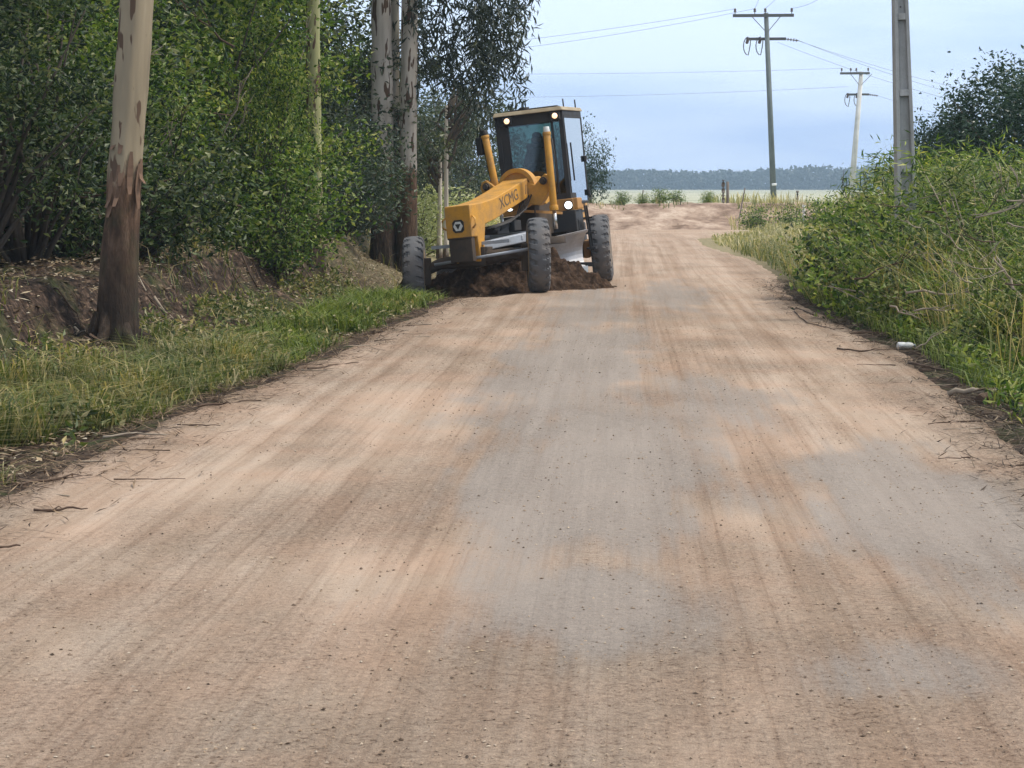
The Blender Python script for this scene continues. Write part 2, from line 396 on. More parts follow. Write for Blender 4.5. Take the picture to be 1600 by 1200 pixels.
m_leaf_tree = leafmat('leaf_bush_dark', [(.012, .036, .020), (.022, .058, .032), (.035, .075, .045), (.08, .13, .10)], .2, .35)
m_leaf_euc = leafmat('leaf_eucalypt', [(.016, .026, .018), (.028, .044, .03), (.05, .068, .05), (.10, .12, .10)], .2, .4)

def shrub_kind(seed, h, rx, n, per, l, wd, shell=.45, holes=.3, z0=.1, droop=0., cr=.3):
    rng = np.random.default_rng(seed)
    cl = blob_clumps(rng, n, rx, rx, z0, h, shell, holes)
    cm = crown_mesh('crown', seed+1, cl, per, l, wd, cr, .15, droop)
    tips = cl[rng.permutation(len(cl))[:40]]
    bmb = branches_mb(rng, (0, 0, -.2), tips, min(.055, .018*h/2+.01))
    bmesh.ops.recalc_face_normals(bmb.b, faces=bmb.b.faces)
    bm = bpy.data.meshes.new('stems'); bmb.b.to_mesh(bm); bmb.b.free()
    return cm, bm
def place(kind, leafm, name, label, cat, X, Y, s=1., rz=0., group=None, sz=None, z=None, barkm=None, cname='crown', sname='stems'):
    o = empty(name, (X, Y, float(gz(X, Y)) if z is None else z), rz); o.scale = (s, s, sz or s)
    tag(o, label, cat, group)
    for nm, me, mt in ((cname, kind[0], leafm), (sname, kind[1], barkm or m_bark)):
        c = bpy.data.objects.new(nm, me); C.objects.link(c); c.parent = o
        if not me.materials: me.materials.append(mt)
        c.material_slots[0].link = 'OBJECT'; c.material_slots[0].material = mt
    return o

K = [shrub_kind(101, 4.6, 2.2, 150, 105, .12, .052, .25, .48, .45, 0, .20),
     shrub_kind(202, 6.6, 2.8, 230, 105, .13, .056, .25, .48, .6, .15, .22),
     shrub_kind(303, 8.5, 3.4, 330, 90, .15, .065, .35, .38, .8, .2),
     shrub_kind(404, 2.2, 1.5, 110, 90, .10, .045, .3, .3, 0, 0, .2),
     shrub_kind(505, 4.4, 2.2, 210, 120, .09, .038, .25, .48, .5, 0, .17)]
def px_of(X, Y): return 800+F*X/Y
rng = np.random.default_rng(5)
# thicket of the left wood: front row, second row, back rows
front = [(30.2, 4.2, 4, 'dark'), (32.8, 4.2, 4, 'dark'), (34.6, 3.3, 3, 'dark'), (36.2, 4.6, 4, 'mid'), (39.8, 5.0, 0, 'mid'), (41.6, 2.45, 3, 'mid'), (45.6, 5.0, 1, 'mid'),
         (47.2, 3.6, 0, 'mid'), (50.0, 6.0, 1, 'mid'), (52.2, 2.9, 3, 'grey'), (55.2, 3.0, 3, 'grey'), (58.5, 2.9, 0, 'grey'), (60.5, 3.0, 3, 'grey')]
words = ['dark leafy shrub at the far left edge of the wood behind the near trunk', 'dark shrub just right of the nearest eucalyptus trunk', 'low shrub hanging over the earth bank right of the nearest trunk',
         'bright green shrub in the gap right of the nearest trunk', 'yellow green shrub halfway between the nearest trunk and the slim trunk', 'low leafy shrub on the bank left of the slim pale trunk',
         'tall yellow green shrub just left of the slim pale trunk', 'sunlit green shrub directly beneath the slim pale trunk', 'tall green shrub between the slim trunk and the triple trunks',
         'low grey green shrub on the bank left of the triple trunks', 'grey green shrub in front of the foot of the triple trunks', 'grey green shrub right of the triple trunk foot, behind the fallen tyre side verge',
         'low shrub at the right end of the wood beside the grader wheel']
words[11] = 'grey green shrub just right of the foot of the triple trunks'
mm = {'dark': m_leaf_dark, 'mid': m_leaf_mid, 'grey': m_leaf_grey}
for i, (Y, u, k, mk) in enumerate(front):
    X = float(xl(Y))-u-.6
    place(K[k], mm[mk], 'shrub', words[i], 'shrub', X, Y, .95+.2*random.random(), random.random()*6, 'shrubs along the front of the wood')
for i in range(9):
    Y = 31+i*4.3+random.uniform(-1, 1); X = float(xl(Y))-7.3-random.uniform(-.6, .9)
    place(K[1 if i % 2 else 2], [m_leaf_dark, m_leaf_mid, m_leaf_dark][i % 3], 'understory_tree', 'leafy understory tree inside the wood behind the front shrubs', 'tree', X, Y, .95+.2*random.random(), random.random()*6, 'understory trees inside the left wood', cname='crown', sname='trunk')
for i in range(9):
    Y = 38+i*5.4+random.uniform(-1, 1); X = float(xl(min(Y, 74)))-10.8-random.uniform(-1, 1.2)
    place(K[2], m_leaf_dark, 'understory_tree', 'tall dark tree deep at the back of the left wood', 'tree', X, Y, 1.1+.2*random.random(), random.random()*6, 'trees deep in the left wood', sname='trunk')
place(K[0], m_leaf_mid, 'shrub', 'yellow green shrub whose leaves cross the slim pale trunk', 'shrub', -4.35, 43.0, .52, 2.0, 'shrubs along the front of the wood', sz=.85)
# open trees beyond the grader at the end of the wood
place(K[3], m_leaf_pale, 'pale_shrub', 'pale yellow green sunlit bush behind the nose of the grader', 'shrub', -2.7, 69, 1.15, .4, sz=.9)
place(K[3], m_leaf_pale, 'pale_shrub', 'pale bush low beside the thin white trunks beyond the grader', 'shrub', -1.6, 74, 1.0, 2.4, sz=.7)
place(K[0], m_leaf_grey, 'grey_green_tree', 'loose grey green tree left of the grader lift cylinders', 'tree', -2.9, 78, 1.1, 1.1, sname='trunk')
place(K[0], m_leaf_grey, 'grey_green_tree', 'loose tree with hazy crown just left of the grader cab', 'tree', -1.9, 97, 1.15, 3.1, sname='trunk', sz=1.45)
place(K[1], m_leaf_grey, 'grey_green_tree', 'tall loose tree behind the thin white trunks beyond the grader', 'tree', -5.6, 88, 1.0, 5.1, sname='trunk')
place(K[1], m_leaf_grey, 'grey_green_tree', 'last tree of the wood half hidden behind the triple trunks', 'tree', -5.4, 74, 1.0, 4.1, sname='trunk')
place(K[3], m_leaf_tree, 'roadside_tree', 'small dark tree showing past the right edge of the grader cab', 'tree', 2.95, 112.5, .95, 2.0, sz=1.65, sname='trunk')

# ---------------------------------------------------------------- eucalyptus trees
def barkmat(name, rise, amp, pale=(.40, .36, .27), dark=(.075, .05, .035), seed=0., patch_amt=.60):
    m, nt, p = mat(name)
    tcn = nd(nt, 'ShaderNodeTexCoord'); sp = nd(nt, 'ShaderNodeSeparateXYZ'); nt.links.new(tcn.outputs['Object'], sp.inputs[0])
    nj = noise(nt, 1, 7, .72, vec=tcn.outputs['Object'], stretch=(7+seed, 7, 1.6))
    a = nd(nt, 'ShaderNodeMath', operation='MULTIPLY_ADD', i_1=amp, i_2=-amp*.5); nt.links.new(nj, a.inputs[0])
    b = nd(nt, 'ShaderNodeMath', operation='ADD'); nt.links.new(a.outputs[0], b.inputs[0]); nt.links.new(sp.outputs['Z'], b.inputs[1])
    f = nd(nt, 'ShaderNodeMapRange'); f.inputs[1].default_value = rise-.10; f.inputs[2].default_value = rise+.10; nt.links.new(b.outputs[0], f.inputs[0])
    npt = noise(nt, 1, 3, .5, vec=tcn.outputs['Object'], stretch=(4, 4, .5))
    palec = ramp(nt, npt, [(.3, tuple(x*.72 for x in pale)), (.48, pale), (.62, tuple(min(1, x*1.15) for x in pale)), (.75, (.52, .49, .42))])
    pk = noise(nt, 1, 2, .5, vec=tcn.outputs['Object'], stretch=(7, 7+seed, 1.6))
    palec = mixc(nt, ramp(nt, pk, [(patch_amt, (0,)*3), (patch_amt+.015, (1,)*3)]), palec, (.11, .07, .045))
    rough = noise(nt, 1, 6, .7, vec=tcn.outputs['Object'], stretch=(26, 26, 5))
    darkc = ramp(nt, rough, [(.3, tuple(x*.35 for x in dark)), (.5, dark), (.7, (.17, .11, .07))])
    hz_ = nd(nt, 'ShaderNodeMapRange'); nt.links.new(sp.outputs['Z'], hz_.inputs[0]); hz_.inputs[1].default_value = .5; hz_.inputs[2].default_value = 2.0
    redd = ramp(nt, noise(nt, 1, 5, .65, vec=tcn.outputs['Object'], stretch=(11, 11, 3.5)), [(.35, (.06, .035, .022)), (.5, (.15, .085, .05)), (.65, (.27, .17, .11))])
    darkc = mixc(nt, hz_.outputs[0], darkc, redd) if name != 'bark_near' else mixc(nt, hz_.outputs[0], mixc(nt, .62, darkc, (.02, .015, .011)), redd)
    moss = noise(nt, 2.3, 4, .6)
    darkc = mixc(nt, ramp(nt, moss, [(.5, (0,)*3), (.7, (.55,)*3)]), darkc, (.05, .06, .025))
    c = mixc(nt, f.outputs[0], darkc, palec)
    nt.links.new(c, p.inputs['Base Color']); p.inputs['Roughness'].default_value = .8; p.inputs['Specular IOR Level'].default_value = .25
    h = mixc(nt, f.outputs[0], rough, mixc(nt, .3, (.5, .5, .5), pk)); bump(nt, p, h, 1., .04)
    return m
def trunk_mesh(path, rad, seed, seg=36, flare=.6, root=None):
    """path points from the ground up, densely interpolated, with flutes"""
    rng = np.random.default_rng(seed)
    P = np.array(path, float); n = 70
    t = np.linspace(0, 1, n)**1.25; tt = np.linspace(0, 1, len(P))
    c = np.stack([np.interp(t, tt, P[:, k]) for k in range(3)], 1)
    # smooth
    for _ in range(3): c[1:-1] = (c[:-2]+c[1:-1]*2+c[2:])/4
    r = np.interp(t, np.linspace(0, 1, len(rad)), rad)
    h = c[:, 2]-c[0, 2]
    th = np.linspace(0, 2*math.pi, seg, endpoint=False)
    TH, H = np.meshgrid(th, h)
    ph = rng.random(4)*6
    fl = flare*np.exp(-H/.32)*(.45+.55*np.cos(TH*5+ph[0])+.2*np.cos(TH*3+ph[1]))
    rr = r[:, None]*(1 + np.clip(fl, -.05, 2) + .05*np.sin(TH*2+H*.7+ph[2]) + .14*(vn(TH*2.5, H*2.2, seed)-.5) + .05*(vn(TH*1.3+9, H*6, seed+3)-.5))
    V = np.stack([c[:, 0][:, None]+np.cos(TH)*rr, c[:, 1][:, None]+np.sin(TH)*rr, np.repeat(c[:, 2][:, None], seg, 1)], 2).reshape(-1, 3)
    f = []
    for j in range(n-1):
        for k in range(seg): f.append((j*seg+k, j*seg+(k+1) % seg, (j+1)*seg+(k+1) % seg, (j+1)*seg+k))
    return np_mesh('trunk', V, f, True)
def euc_crown(seed, centre, rx, rz, n, per, l=.17, wd=.042, hang=.9, pend=.0):
    rng = np.random.default_rng(seed)
    cl = blob_clumps(rng, n, rx, rx, -rz, rz, .3, .36)
    # hanging strings of leaves below each clump
    pos = []
    for c in cl:
        m = int(per*(.5+rng.random()))
        s = rng.normal(size=(m, 3))*np.array([.16, .16, .10]); s[:, 2] -= rng.random(m)**1.3*hang
        s[:, 0] += s[:, 2]*.15*rng.normal()
        pos.append(c+s)
    pos = np.concatenate(pos)+np.array(centre)
    v, f = leaves(pos, rng, l, wd, 0, 1.3)
    return np_mesh('crown', v, f), cl+np.array(centre)
def limbs(rng, start, tips, r0):
    b = MB()
    for t in tips:
        s0 = Vector(start(rng)); t = Vector(t); m = s0.lerp(t, .5); m.z += .25*(t-s0).length*.5
        b.tube([s0, s0.lerp(m, .5)+Vector(rng.normal(size=3)*.06), m, m.lerp(t, .6)+Vector(rng.normal(size=3)*.1), t], [r0, r0*.75, r0*.5, r0*.3, r0*.12], 6)
    return b
def eucalypt(label, X, Y, lean, H, r0, r1, bark, seed, crown_c=None, rx=3, rz=2.2, n=90, per=90, kinks=(), group=None, ln=.17, hang=.9):
    z = float(gz(X, Y))-.08
    o = empty('eucalyptus_tree', (X, Y, z)); tag(o, label, 'tree', group)
    path = [(0, 0, -.25)] + [(lean[0]*k/6*H + (kinks[k-1] if k-1 < len(kinks) else 0), lean[1]*k/6*H, k/6*H) for k in range(1, 7)]
    t = link('trunk', trunk_mesh(path, [r0, r0*.80, r0*.72, r0*.66, (r0+r1)/2*.85, r1, r1*.7], seed), o, bark)
    cc = crown_c or (lean[0]*H, lean[1]*H, H+1.0)
    cm, cl = euc_crown(seed, cc, rx, rz, n, per, ln, .046, hang)
    link('crown', cm, o, m_leaf_euc)
    rng = np.random.default_rng(seed); tips = cl[rng.permutation(len(cl))[:18]]
    lb = limbs(rng, lambda r: (lean[0]*(H*(.6+.4*r.random())), lean[1]*H*.8, H*(.6+.4*r.random())), tips, .06)
    lb.build('limb', m_bark, o)
    return o
bk1 = barkmat('bark_near', 2.0, 1.5, pale=(.33, .27, .18), patch_amt=.60)
bk2 = barkmat('bark_slim', 1.0, 1.6, pale=(.32, .32, .15), seed=1, patch_amt=.56)
bk3 = barkmat('bark_triple', 2.6, 2.4, pale=(.50, .45, .38), dark=(.06, .045, .033), seed=2, patch_amt=.60)
bk4 = barkmat('bark_thin', .4, 1.2, pale=(.55, .50, .42), seed=3, patch_amt=.66)
eucalypt('thick eucalyptus with peeling brown bark at its foot, nearest tree on the left verge', -4.52, 27.6, (.078, .0), 11, .25, .135, bk1, 11, kinks=(-.02, .0), n=130, per=70, rx=4.2, rz=1.7, crown_c=(.3, 1.5, 9.5), ln=.2)  # unseen crown made wider and lower to shade the wood
near = [o for o in C.objects if o.get('label', '').startswith('thick eucalyptus')][0]
rq = random.Random(8)
m_strip = painted('peeling_bark', (.20, .12, .075), (.08, .05, .035), .9, .6, scale=9)
for i in range(9):
    a_s = rq.uniform(3.5, 5.9); z0 = rq.uniform(1.5, 2.3); h_ = rq.uniform(.2, .6); rad = .205
    pts = []; b = MB(); prev = None
    for k in range(6):
        zz = z0+h_*k/5; off = .004+.05*max(0, 1-k/2.2)**2*rq.uniform(.5, 1.4); w_s = .028*math.sin(math.pi*(k+.6)/6.2)+.006
        cxx = .078*zz
        ring_ = []
        for da, do in ((-w_s/rad, 0), (w_s/rad, 0), (w_s/rad, .008), (-w_s/rad, .008)):
            rr_ = (rad-.012*(zz-1.5))+off+do; ring_.append((cxx+math.cos(a_s+da)*rr_, math.sin(a_s+da)*rr_, zz))
        if prev: b.solid(prev, ring_)
        prev = ring_
    b.build('bark_strip', m_strip, near)
for a_s, l_ in ((3.6, .55), (4.4, .4), (5.4, .45), (.2, .5), (2.6, .5)):
    dx_, dy_ = math.cos(a_s), math.sin(a_s)
    MB().tube([(dx_*.15, dy_*.15, .42), (dx_*.26, dy_*.26, .18), (dx_*(.26+l_*.4), dy_*(.26+l_*.4), .09), (dx_*(.26+l_), dy_*(.26+l_), -.02)], [.085, .075, .045, .02], 10).build('root', bk1, near)
eucalypt('slim pale eucalyptus half hidden in yellow green leaves', -3.66, 44.9, (.004, 0), 12, .185, .13, bk2, 12, n=130, per=70, rx=4.4, rz=1.8, crown_c=(.2, .5, 10.2), ln=.2)  # crown above the frame enlarged to dapple the shrubs with shade
grp = None
eucalypt('left and darkest of the three eucalyptus trunks growing together', -3.02, 57.0, (-.002, 0), 13, .33, .2, bk3, 13, n=110, crown_c=(-2.2, -1.0, 9.6), rx=4.4, rz=2.2, ln=.2)  # broad unseen crown, also sized to cast shade on the wood
eucalypt('thinnest pale leaning trunk in the middle of the three eucalyptus trunks', -2.78, 57.4, (.006, 0), 13, .15, .11, barkmat('bark_middle', 2.2, 1.2, pale=(.52, .48, .40), seed=2.5, patch_amt=.63), 14, n=50)
eucalypt('right trunk of the three, grey and straight, with a drooping crown', -2.48, 57.0, (.016, 0), 13, .28, .18, bk3, 15, crown_c=(1.35, .6, 6.6), rx=1.75, rz=2.0, n=74, per=60, ln=.25, hang=1.3)
eucalypt('thin white trunk seen beyond the grader, straight and bare', -1.80, 66.5, (.004, 0), 4.3, .085, .05, bk4, 16, rx=1.1, rz=.8, n=20, per=45, crown_c=(.3, .4, 4.4))
eucalypt('thin white forked looking trunk lowest beside the grader nose', -2.02, 67.5, (.014, 0), 3.0, .10, .045, bk4, 17, rx=.8, rz=.7, n=16, per=45, crown_c=(-.4, .6, 3.4))

# ---------------------------------------------------------------- right side brambles and bushes
B = [shrub_kind(511, 1.15, 1.0, 90, 70, .075, .042, .3, .3, -.05, 0, .14),
     shrub_kind(522, 2.0, 1.35, 130, 95, .15, .022, .3, .36, -.05, -.15, .16),
     shrub_kind(533, 2.75, 1.8, 190, 80, .095, .046, .3, .33, -.05, 0, .19)]
rr = random.Random(3)
for i in range(11):
    Y = 19.5+i*2.2; u = 1.15+rr.uniform(-.15, .3) + (.5 if i < 3 else 0)
    place(B[0], m_leaf_bramble if i % 3 == 0 else m_leaf_mid, 'bramble_bush', 'low tangled bramble at the right road edge in front of taller brambles', 'bush', float(xr(Y))+u, Y, .55+.2*rr.random()+.55*float(sm((Y-29)/6)), rr.random()*6, 'low brambles along the right road edge', barkm=m_drybark)
for i in range(11):
    Y = 22+i*2.4; u = 2.0+rr.uniform(-.2, .3)
    place(B[1], m_leaf_bramble if i % 2 else m_leaf_mid, 'bramble_bush', 'waist high bramble thicket in the middle of the right verge', 'bush', float(xr(Y))+u, Y, .56+.16*rr.random()+.34*float(sm((Y-30)/6)), rr.random()*6, 'waist high brambles on the right verge', barkm=m_drybark)
for i in range(10):
    Y = 25+i*2.7; u = 3.3+rr.uniform(-.2, .4)
    place(B[2], m_leaf_bramble if i % 3 else m_leaf_mid, 'bramble_bush', 'tall bramble at the back of the right verge below the dark tree', 'bush', float(xr(Y))+u, Y, .56+.14*rr.random()+.10*(i>3), rr.random()*6, 'tall brambles at the back of the right verge', barkm=m_drybark)
T = shrub_kind(611, 4.0, 2.0, 300, 110, .10, .05, .35, .18, .1, 0, .24)
place(T, m_leaf_tree, 'broadleaf_tree', 'dark green round tree at the right edge behind the brambles', 'tree', 11.1, 53, 1.04, .5, sname='trunk', sz=1.02)
place(T, m_leaf_tree, 'broadleaf_tree', 'lower dark tree left of the tallest dark tree, behind the concrete pole', 'tree', 9.7, 54, .62, 2.2, sname='trunk', sz=.78)
place(T, m_leaf_tree, 'broadleaf_tree', 'dark tree cut off by the right frame edge, rising behind the other dark trees', 'tree', 13.6, 57, 1.1, 4.0, sname='trunk', sz=1.2)

# ---------------------------------------------------------------- grass, litter, gravel (nobody could count it)
def blades(n, sampler, h0, h1, w0, seed, bend=.5, zoff=0):
    rng = np.random.default_rng(seed)
    X, Y, s = sampler(rng, n); n = len(X)
    Z = gz(X, Y)+zoff
    h = (h0+(h1-h0)*rng.random(n)**1.5)*s; a = rng.random(n)*6.283
    dx, dy = np.cos(a), np.sin(a); wv = w0*(.6+.8*rng.random(n))
    b = bend*(.3+rng.random(n))*h
    base = np.stack([X, Y, Z-.02], 1); D = np.stack([dx, dy, np.zeros(n)], 1); S = np.stack([-dy, dx, np.zeros(n)], 1)
    U = np.array([0, 0, 1.])
    p1 = base + D*(b*.25)[:, None] + U*(h*.55)[:, None]; p2 = base + D*(b*1.0)[:, None] + U*(h*(1-.25*bend))[:, None]
    w_ = wv[:, None]
    v = np.stack([base-S*w_*.5, base+S*w_*.5, p1+S*w_*.42, p1-S*w_*.42, p2+S*w_*.08, p2-S*w_*.08], 1).reshape(-1, 3)
    i = np.arange(n)[:, None]*6
    f = np.concatenate([i+np.array([[0, 1, 2, 3]]), i+np.array([[3, 2, 4, 5]])])
    return np_mesh('grass', v, f)
m_gr_green = leafmat('grass_green', [(.035, .06, .012), (.095, .15, .024), (.17, .235, .04), (.30, .32, .12)], .35, big=.4)
m_gr_mix = leafmat('grass_mixed', [(.035, .06, .016), (.09, .13, .03), (.17, .20, .06), (.30, .27, .13), (.48, .40, .25)], .3, big=.6)
m_gr_dry = leafmat('grass_dry', [(.16, .19, .06), (.32, .30, .13), (.50, .43, .24), (.64, .56, .38)], .3, big=.35)
m_twig = leafmat('twigs', [(.03, .02, .013), (.06, .038, .025), (.12, .08, .052), (.28, .21, .15)], 0, .9, big=.2)
m_litter = leafmat('litter', [(.05, .03, .02), (.12, .075, .045), (.20, .14, .09), (.36, .28, .2), (.5, .44, .36)], .05, .8, big=.4)
def s_left(y0, y1, u0, u1, thr, seed, pw=1.):
    def f(rng, n):
        Y = y0+(y1-y0)*rng.random(n)**pw; u = u0+(u1-u0)*rng.random(n); X = xl(Y)-u
        m = fbm(X*.9, Y*.6, seed) > thr
        s = .6+.9*fbm(X*.8, Y*.8, seed+5)
        ed = sm((u+.35*(fbm(X*2, Y*1.5, 91)-.5))/.5)
        m &= rng.random(n) < ed
        X, Y, s, u = X[m], Y[m], s[m], u[m]
        return X, Y, s*(.5+.5*sm(u/.8))
    return f
def s_right(y0, y1, u0, u1, thr, seed):
    def f(rng, n):
        Y = y0+(y1-y0)*rng.random(n); u = u0+(u1-u0)*rng.random(n); X = xr(Y)+u
        m = (fbm(X*.9, Y*.6, seed) > thr) & (rng.random(n) < sm(u/.5))
        s = .6+.9*fbm(X*.8, Y*.8, seed+5)
        return X[m], Y[m], s[m]
    return f
def stuff(name, me, m, label, cat): return tag(link(name, me, None, m), label, cat, None, 'stuff')
stuff('grass', blades(36000, s_left(12, 30, .12, 2.1, .50, 81), .08, .60, .014, 1, 1.5), m_gr_mix, 'straggly green and yellow grass on the near left verge', 'grass')
stuff('grass', blades(34000, s_left(24, 46.5, .05, 1.5, .50, 83), .08, .50, .014, 2, 1.0), m_gr_green, 'bright green grass strip along the left road edge before the grader', 'grass')
stuff('undergrowth', blades(6000, s_left(20, 62, 1.6, 5.5, .58, 85), .12, .5, .015, 3, 1.1), m_gr_mix, 'thin undergrowth on the earth bank of the left wood', 'undergrowth')
stuff('grass', blades(42000, s_right(15, 48, .15, 3.2, .42, 87), .10, .46, .014, 4, 1.2), m_gr_green, 'lush green grass at the foot of the right brambles', 'grass')
stuff('tall_grass', blades(30000, s_right(38, 72, .15, 8, .34, 88), .15, .75, .018, 5, 1.3), m_gr_mix, 'tall yellowing grass on the right verge near the concrete pole', 'grass')
stuff('tall_grass', blades(15000, s_right(23, 50, .5, 3.6, .48, 187), .4, 1.5, .013, 14, .8), m_gr_mix, 'tall thin grass stems growing up between the right brambles', 'grass')
stuff('dry_grass', blades(30000, s_right(56, 104, .45, 16, .36, 89), .10, .42, .030, 6, 1.4), m_gr_dry, 'pale dry grass around the foot of the far wooden pole', 'grass')
def s_rect(x0, x1, y0, y1, thr, seed):
    def f(rng, n):
        X = x0+(x1-x0)*rng.random(n); Y = y0+(y1-y0)*rng.random(n); m = fbm(X*.35, Y*.2, seed) > thr
        return X[m], Y[m], .4+1.1*fbm(X[m]*.5, Y[m]*.5, seed+2)
    return f
def weeds(n, sampler, h, l, wd, seed):
    rng = np.random.default_rng(seed); X, Y, s_ = sampler(rng, n); Z = gz(X, Y)
    pos = np.repeat(np.stack([X, Y, Z+.01], 1), 7, 0)+rng.normal(size=(len(X)*7, 3))*np.array([.05, .05, 0]); pos[:, 2] += rng.random(len(pos))*h*np.repeat(s_, 7)
    v, f = leaves(pos, rng, l, wd, .25)
    return np_mesh('weeds', v, f)
stuff('weeds', weeds(3600, s_left(11, 46, .2, 2.6, .46, 181), .22, .085, .035, 61), m_gr_mix, 'broad leaved weeds mixed through the left verge grass', 'weeds')
stuff('weeds', weeds(4200, s_right(15, 46, .2, 2.6, .45, 183), .28, .085, .035, 62), m_leaf_mid, 'broad leaved weeds in the grass at the foot of the right brambles', 'weeds')
stuff('weeds', blades(6000, s_rect(-6, 40, 109.8, 115, .54, 92), .08, .4, .04, 7, .6), m_gr_mix, 'green weeds growing on top of the eroded earth bank', 'weeds')
stuff('dry_grass', blades(26000, s_rect(9.5, 60, 103, 135, .46, 93), .2, .85, .04, 8, .5), m_gr_dry, 'tall straw coloured grass before the pale field', 'grass')
# leaf litter and twigs
def flats(n, sampler, l0, l1, w0, seed, lift=.02):
    rng = np.random.default_rng(seed); X, Y, s = sampler(rng, n); n = len(X)
    Z = gz(X, Y)+.02; a = rng.random(n)*6.283; l = (l0+(l1-l0)*rng.random(n)**2)*s; wv = w0*(.5+rng.random(n))
    D = np.stack([np.cos(a), np.sin(a), (rng.random(n)-.4)*.6], 1); S = np.stack([-np.sin(a), np.cos(a), (rng.random(n)-.5)*.7], 1)
    c = np.stack([X, Y, Z+lift*rng.random(n)], 1); l_ = l[:, None]; w_ = wv[:, None]
    kink = S*w_*(rng.random((n, 1))-.5)*2.
    v = np.stack([c-D*l_*.5, c-S*w_*.5+kink, c+D*l_*.5, c+S*w_*.5+kink], 1).reshape(-1, 3)
    return np_mesh('litter', v, np.arange(n*4).reshape(-1, 4))
def s_edge(side, y0, y1, sp, seed):
    def f(rng, n):
        Y = y0+(y1-y0)*rng.random(n)**1.4; off = rng.normal(size=n)*sp + .12
        X = xl(Y)-off if side < 0 else xr(Y)+off
        m = fbm(X*1.5, Y*.8, seed) > .38
        return X[m], Y[m], np.ones(m.sum())
    return f
stuff('leaf_litter', flats(42000, s_left(12, 60, .1, 6, .25, 95), .03, .16, .03, 11, .06), m_litter, 'brown fallen leaves on the left verge and bank', 'leaf litter')
stuff('twig_litter', flats(15000, s_edge(-1, 9, 46, .34, 96), .04, .34, .010, 12, .03), m_twig, 'scattered twigs and bark along the left road edge', 'twigs')
stuff('twig_litter', flats(15000, s_edge(1, 12, 50, .32, 97), .04, .34, .010, 13, .03), m_twig, 'scattered twigs and bark along the right road edge', 'twigs')
def stones(n, seed):
    rng = np.random.default_rng(seed)
    Y = 7.5+26*rng.random(n)**1.8; t = rng.random(n); X = xl(Y)+.1+(xr(Y)-xl(Y)-.2)*t
    m = fbm(X*1.6, Y*.9, 99) > .40 - .25*(rng.random(n) < .2); X = X[m]; Y = Y[m]; n = len(X)
    r = .0022+.006*rng.random(n)**4
    o = np.array([[1, 0, 0], [0, 1, 0], [-1, 0, 0], [0, -1, 0], [0, 0, .75], [0, 0, -.6]])
    V = o[None]*r[:, None, None]*(.6+.8*rng.random((n, 6, 1)))
    a = rng.random(n)*6.28; ca, sa = np.cos(a), np.sin(a)
    x = V[:, :, 0]*1.5; y = V[:, :, 1]
    V = np.stack([x*ca[:, None]-y*sa[:, None], x*sa[:, None]+y*ca[:, None], V[:, :, 2]], 2)
    V += np.stack([X, Y, gz(X, Y)+.016], 1)[:, None]
    F_ = np.array([[0, 1, 4], [1, 2, 4], [2, 3, 4], [3, 0, 4], [1, 0, 5], [2, 1, 5], [3, 2, 5], [0, 3, 5]])
    return np_mesh('gravel', V.reshape(-1, 3), (np.arange(n)[:, None, None]*6+F_[None]).reshape(-1, 3))
m_stone = leafmat('stone', [(.07, .045, .03), (.26, .18, .13), (.36, .26, .19), (.44, .33, .25), (.5, .4, .32)], 0, .9, big=.2)
stuff('gravel', stones(24000, 21), m_stone, 'small loose stones strewn over the sandy road', 'gravel')

# individual sticks
def stick(label, pts, r, m=m_darkwood, name='fallen_branch', forks=()):
    P = [Vector(p) for p in pts]; base = P[0].copy()
    b = MB(); rnd = random.Random(len(label))
    L_ = [p-base for p in P]; fine = []
    for a, c in zip(L_, L_[1:]):
        for k in range(4): fine.append(a.lerp(c, k/4)+Vector((rnd.uniform(-1, 1), rnd.uniform(-1, 1), rnd.uniform(-.5, 1)))*r*.9)
    fine.append(L_[-1]); n = len(fine)
    b.tube(fine, [r*(1-.65*i/n)*rnd.uniform(.8, 1.15) for i in range(n)], 7)
    for k, d_, l in forks:
        p0 = fine[k]; b.tube([p0, p0+Vector(d_)*l*.5+Vector((0, 0, .02)), p0+Vector(d_)*l], [r*.5, r*.4, r*.15], 6)
    return tag(b.build(name, m, None, loc=base), label, 'branch', 'fallen sticks and branches on the road edges')
def gp(px, py, up=.03):
    Y = CH*F/(py-HY)
    for _ in range(8):
        p_ = at(px, py, Y); Y *= (CH-float(gz(p_.x, Y)))/(CH-p_.z)
    p_ = at(px, py, Y); p_.z = float(gz(p_.x, Y))+up; return p_
stick('thin dark stick lying alone on the sand at the lower left road edge', [gp(55, 807), gp(95, 803), gp(137, 802)], .010, forks=[(3, (.7, .7, 0), .08)])
stick('short dark stick cut by the left frame edge, lowest stick on the road', [gp(-30, 868), gp(0, 864), gp(32, 861)], .010)
stick('long straight stick pointing onto the road left of centre of the verge', [gp(300, 640), gp(350, 636), gp(408, 631)], .013, forks=[(4, (.6, -.6, 0), .15)])
stick('pale curved stick at the grass edge on the left verge', [gp(160, 690), gp(215, 684), gp(262, 686)], .012, m_drybark)
stick('long dark branch lying where the left grass meets the sand', [gp(20, 765), gp(80, 757), gp(145, 748)], .012, forks=[(5, (.6, .6, 0), .2)])
stick('thin twig halfway up the left road edge below the bright grass', [gp(480, 582), gp(515, 576), gp(560, 570)], .012)
stick('pale thick dead branch lying on the right road edge, cut by the frame', [gp(1480, 623, .05), gp(1530, 626, .08), gp(1585, 627, .10), gp(1640, 640, .1)], .032, m_drybark)
stick('dark crooked branch beneath the pale dead branch on the right', [gp(1530, 634, .03), gp(1560, 622, .09), gp(1590, 640, .05), gp(1650, 670, .03)], .038, forks=[(3, (-.8, -.5, 0), .25), (6, (.3, -.8, .1), .3)])
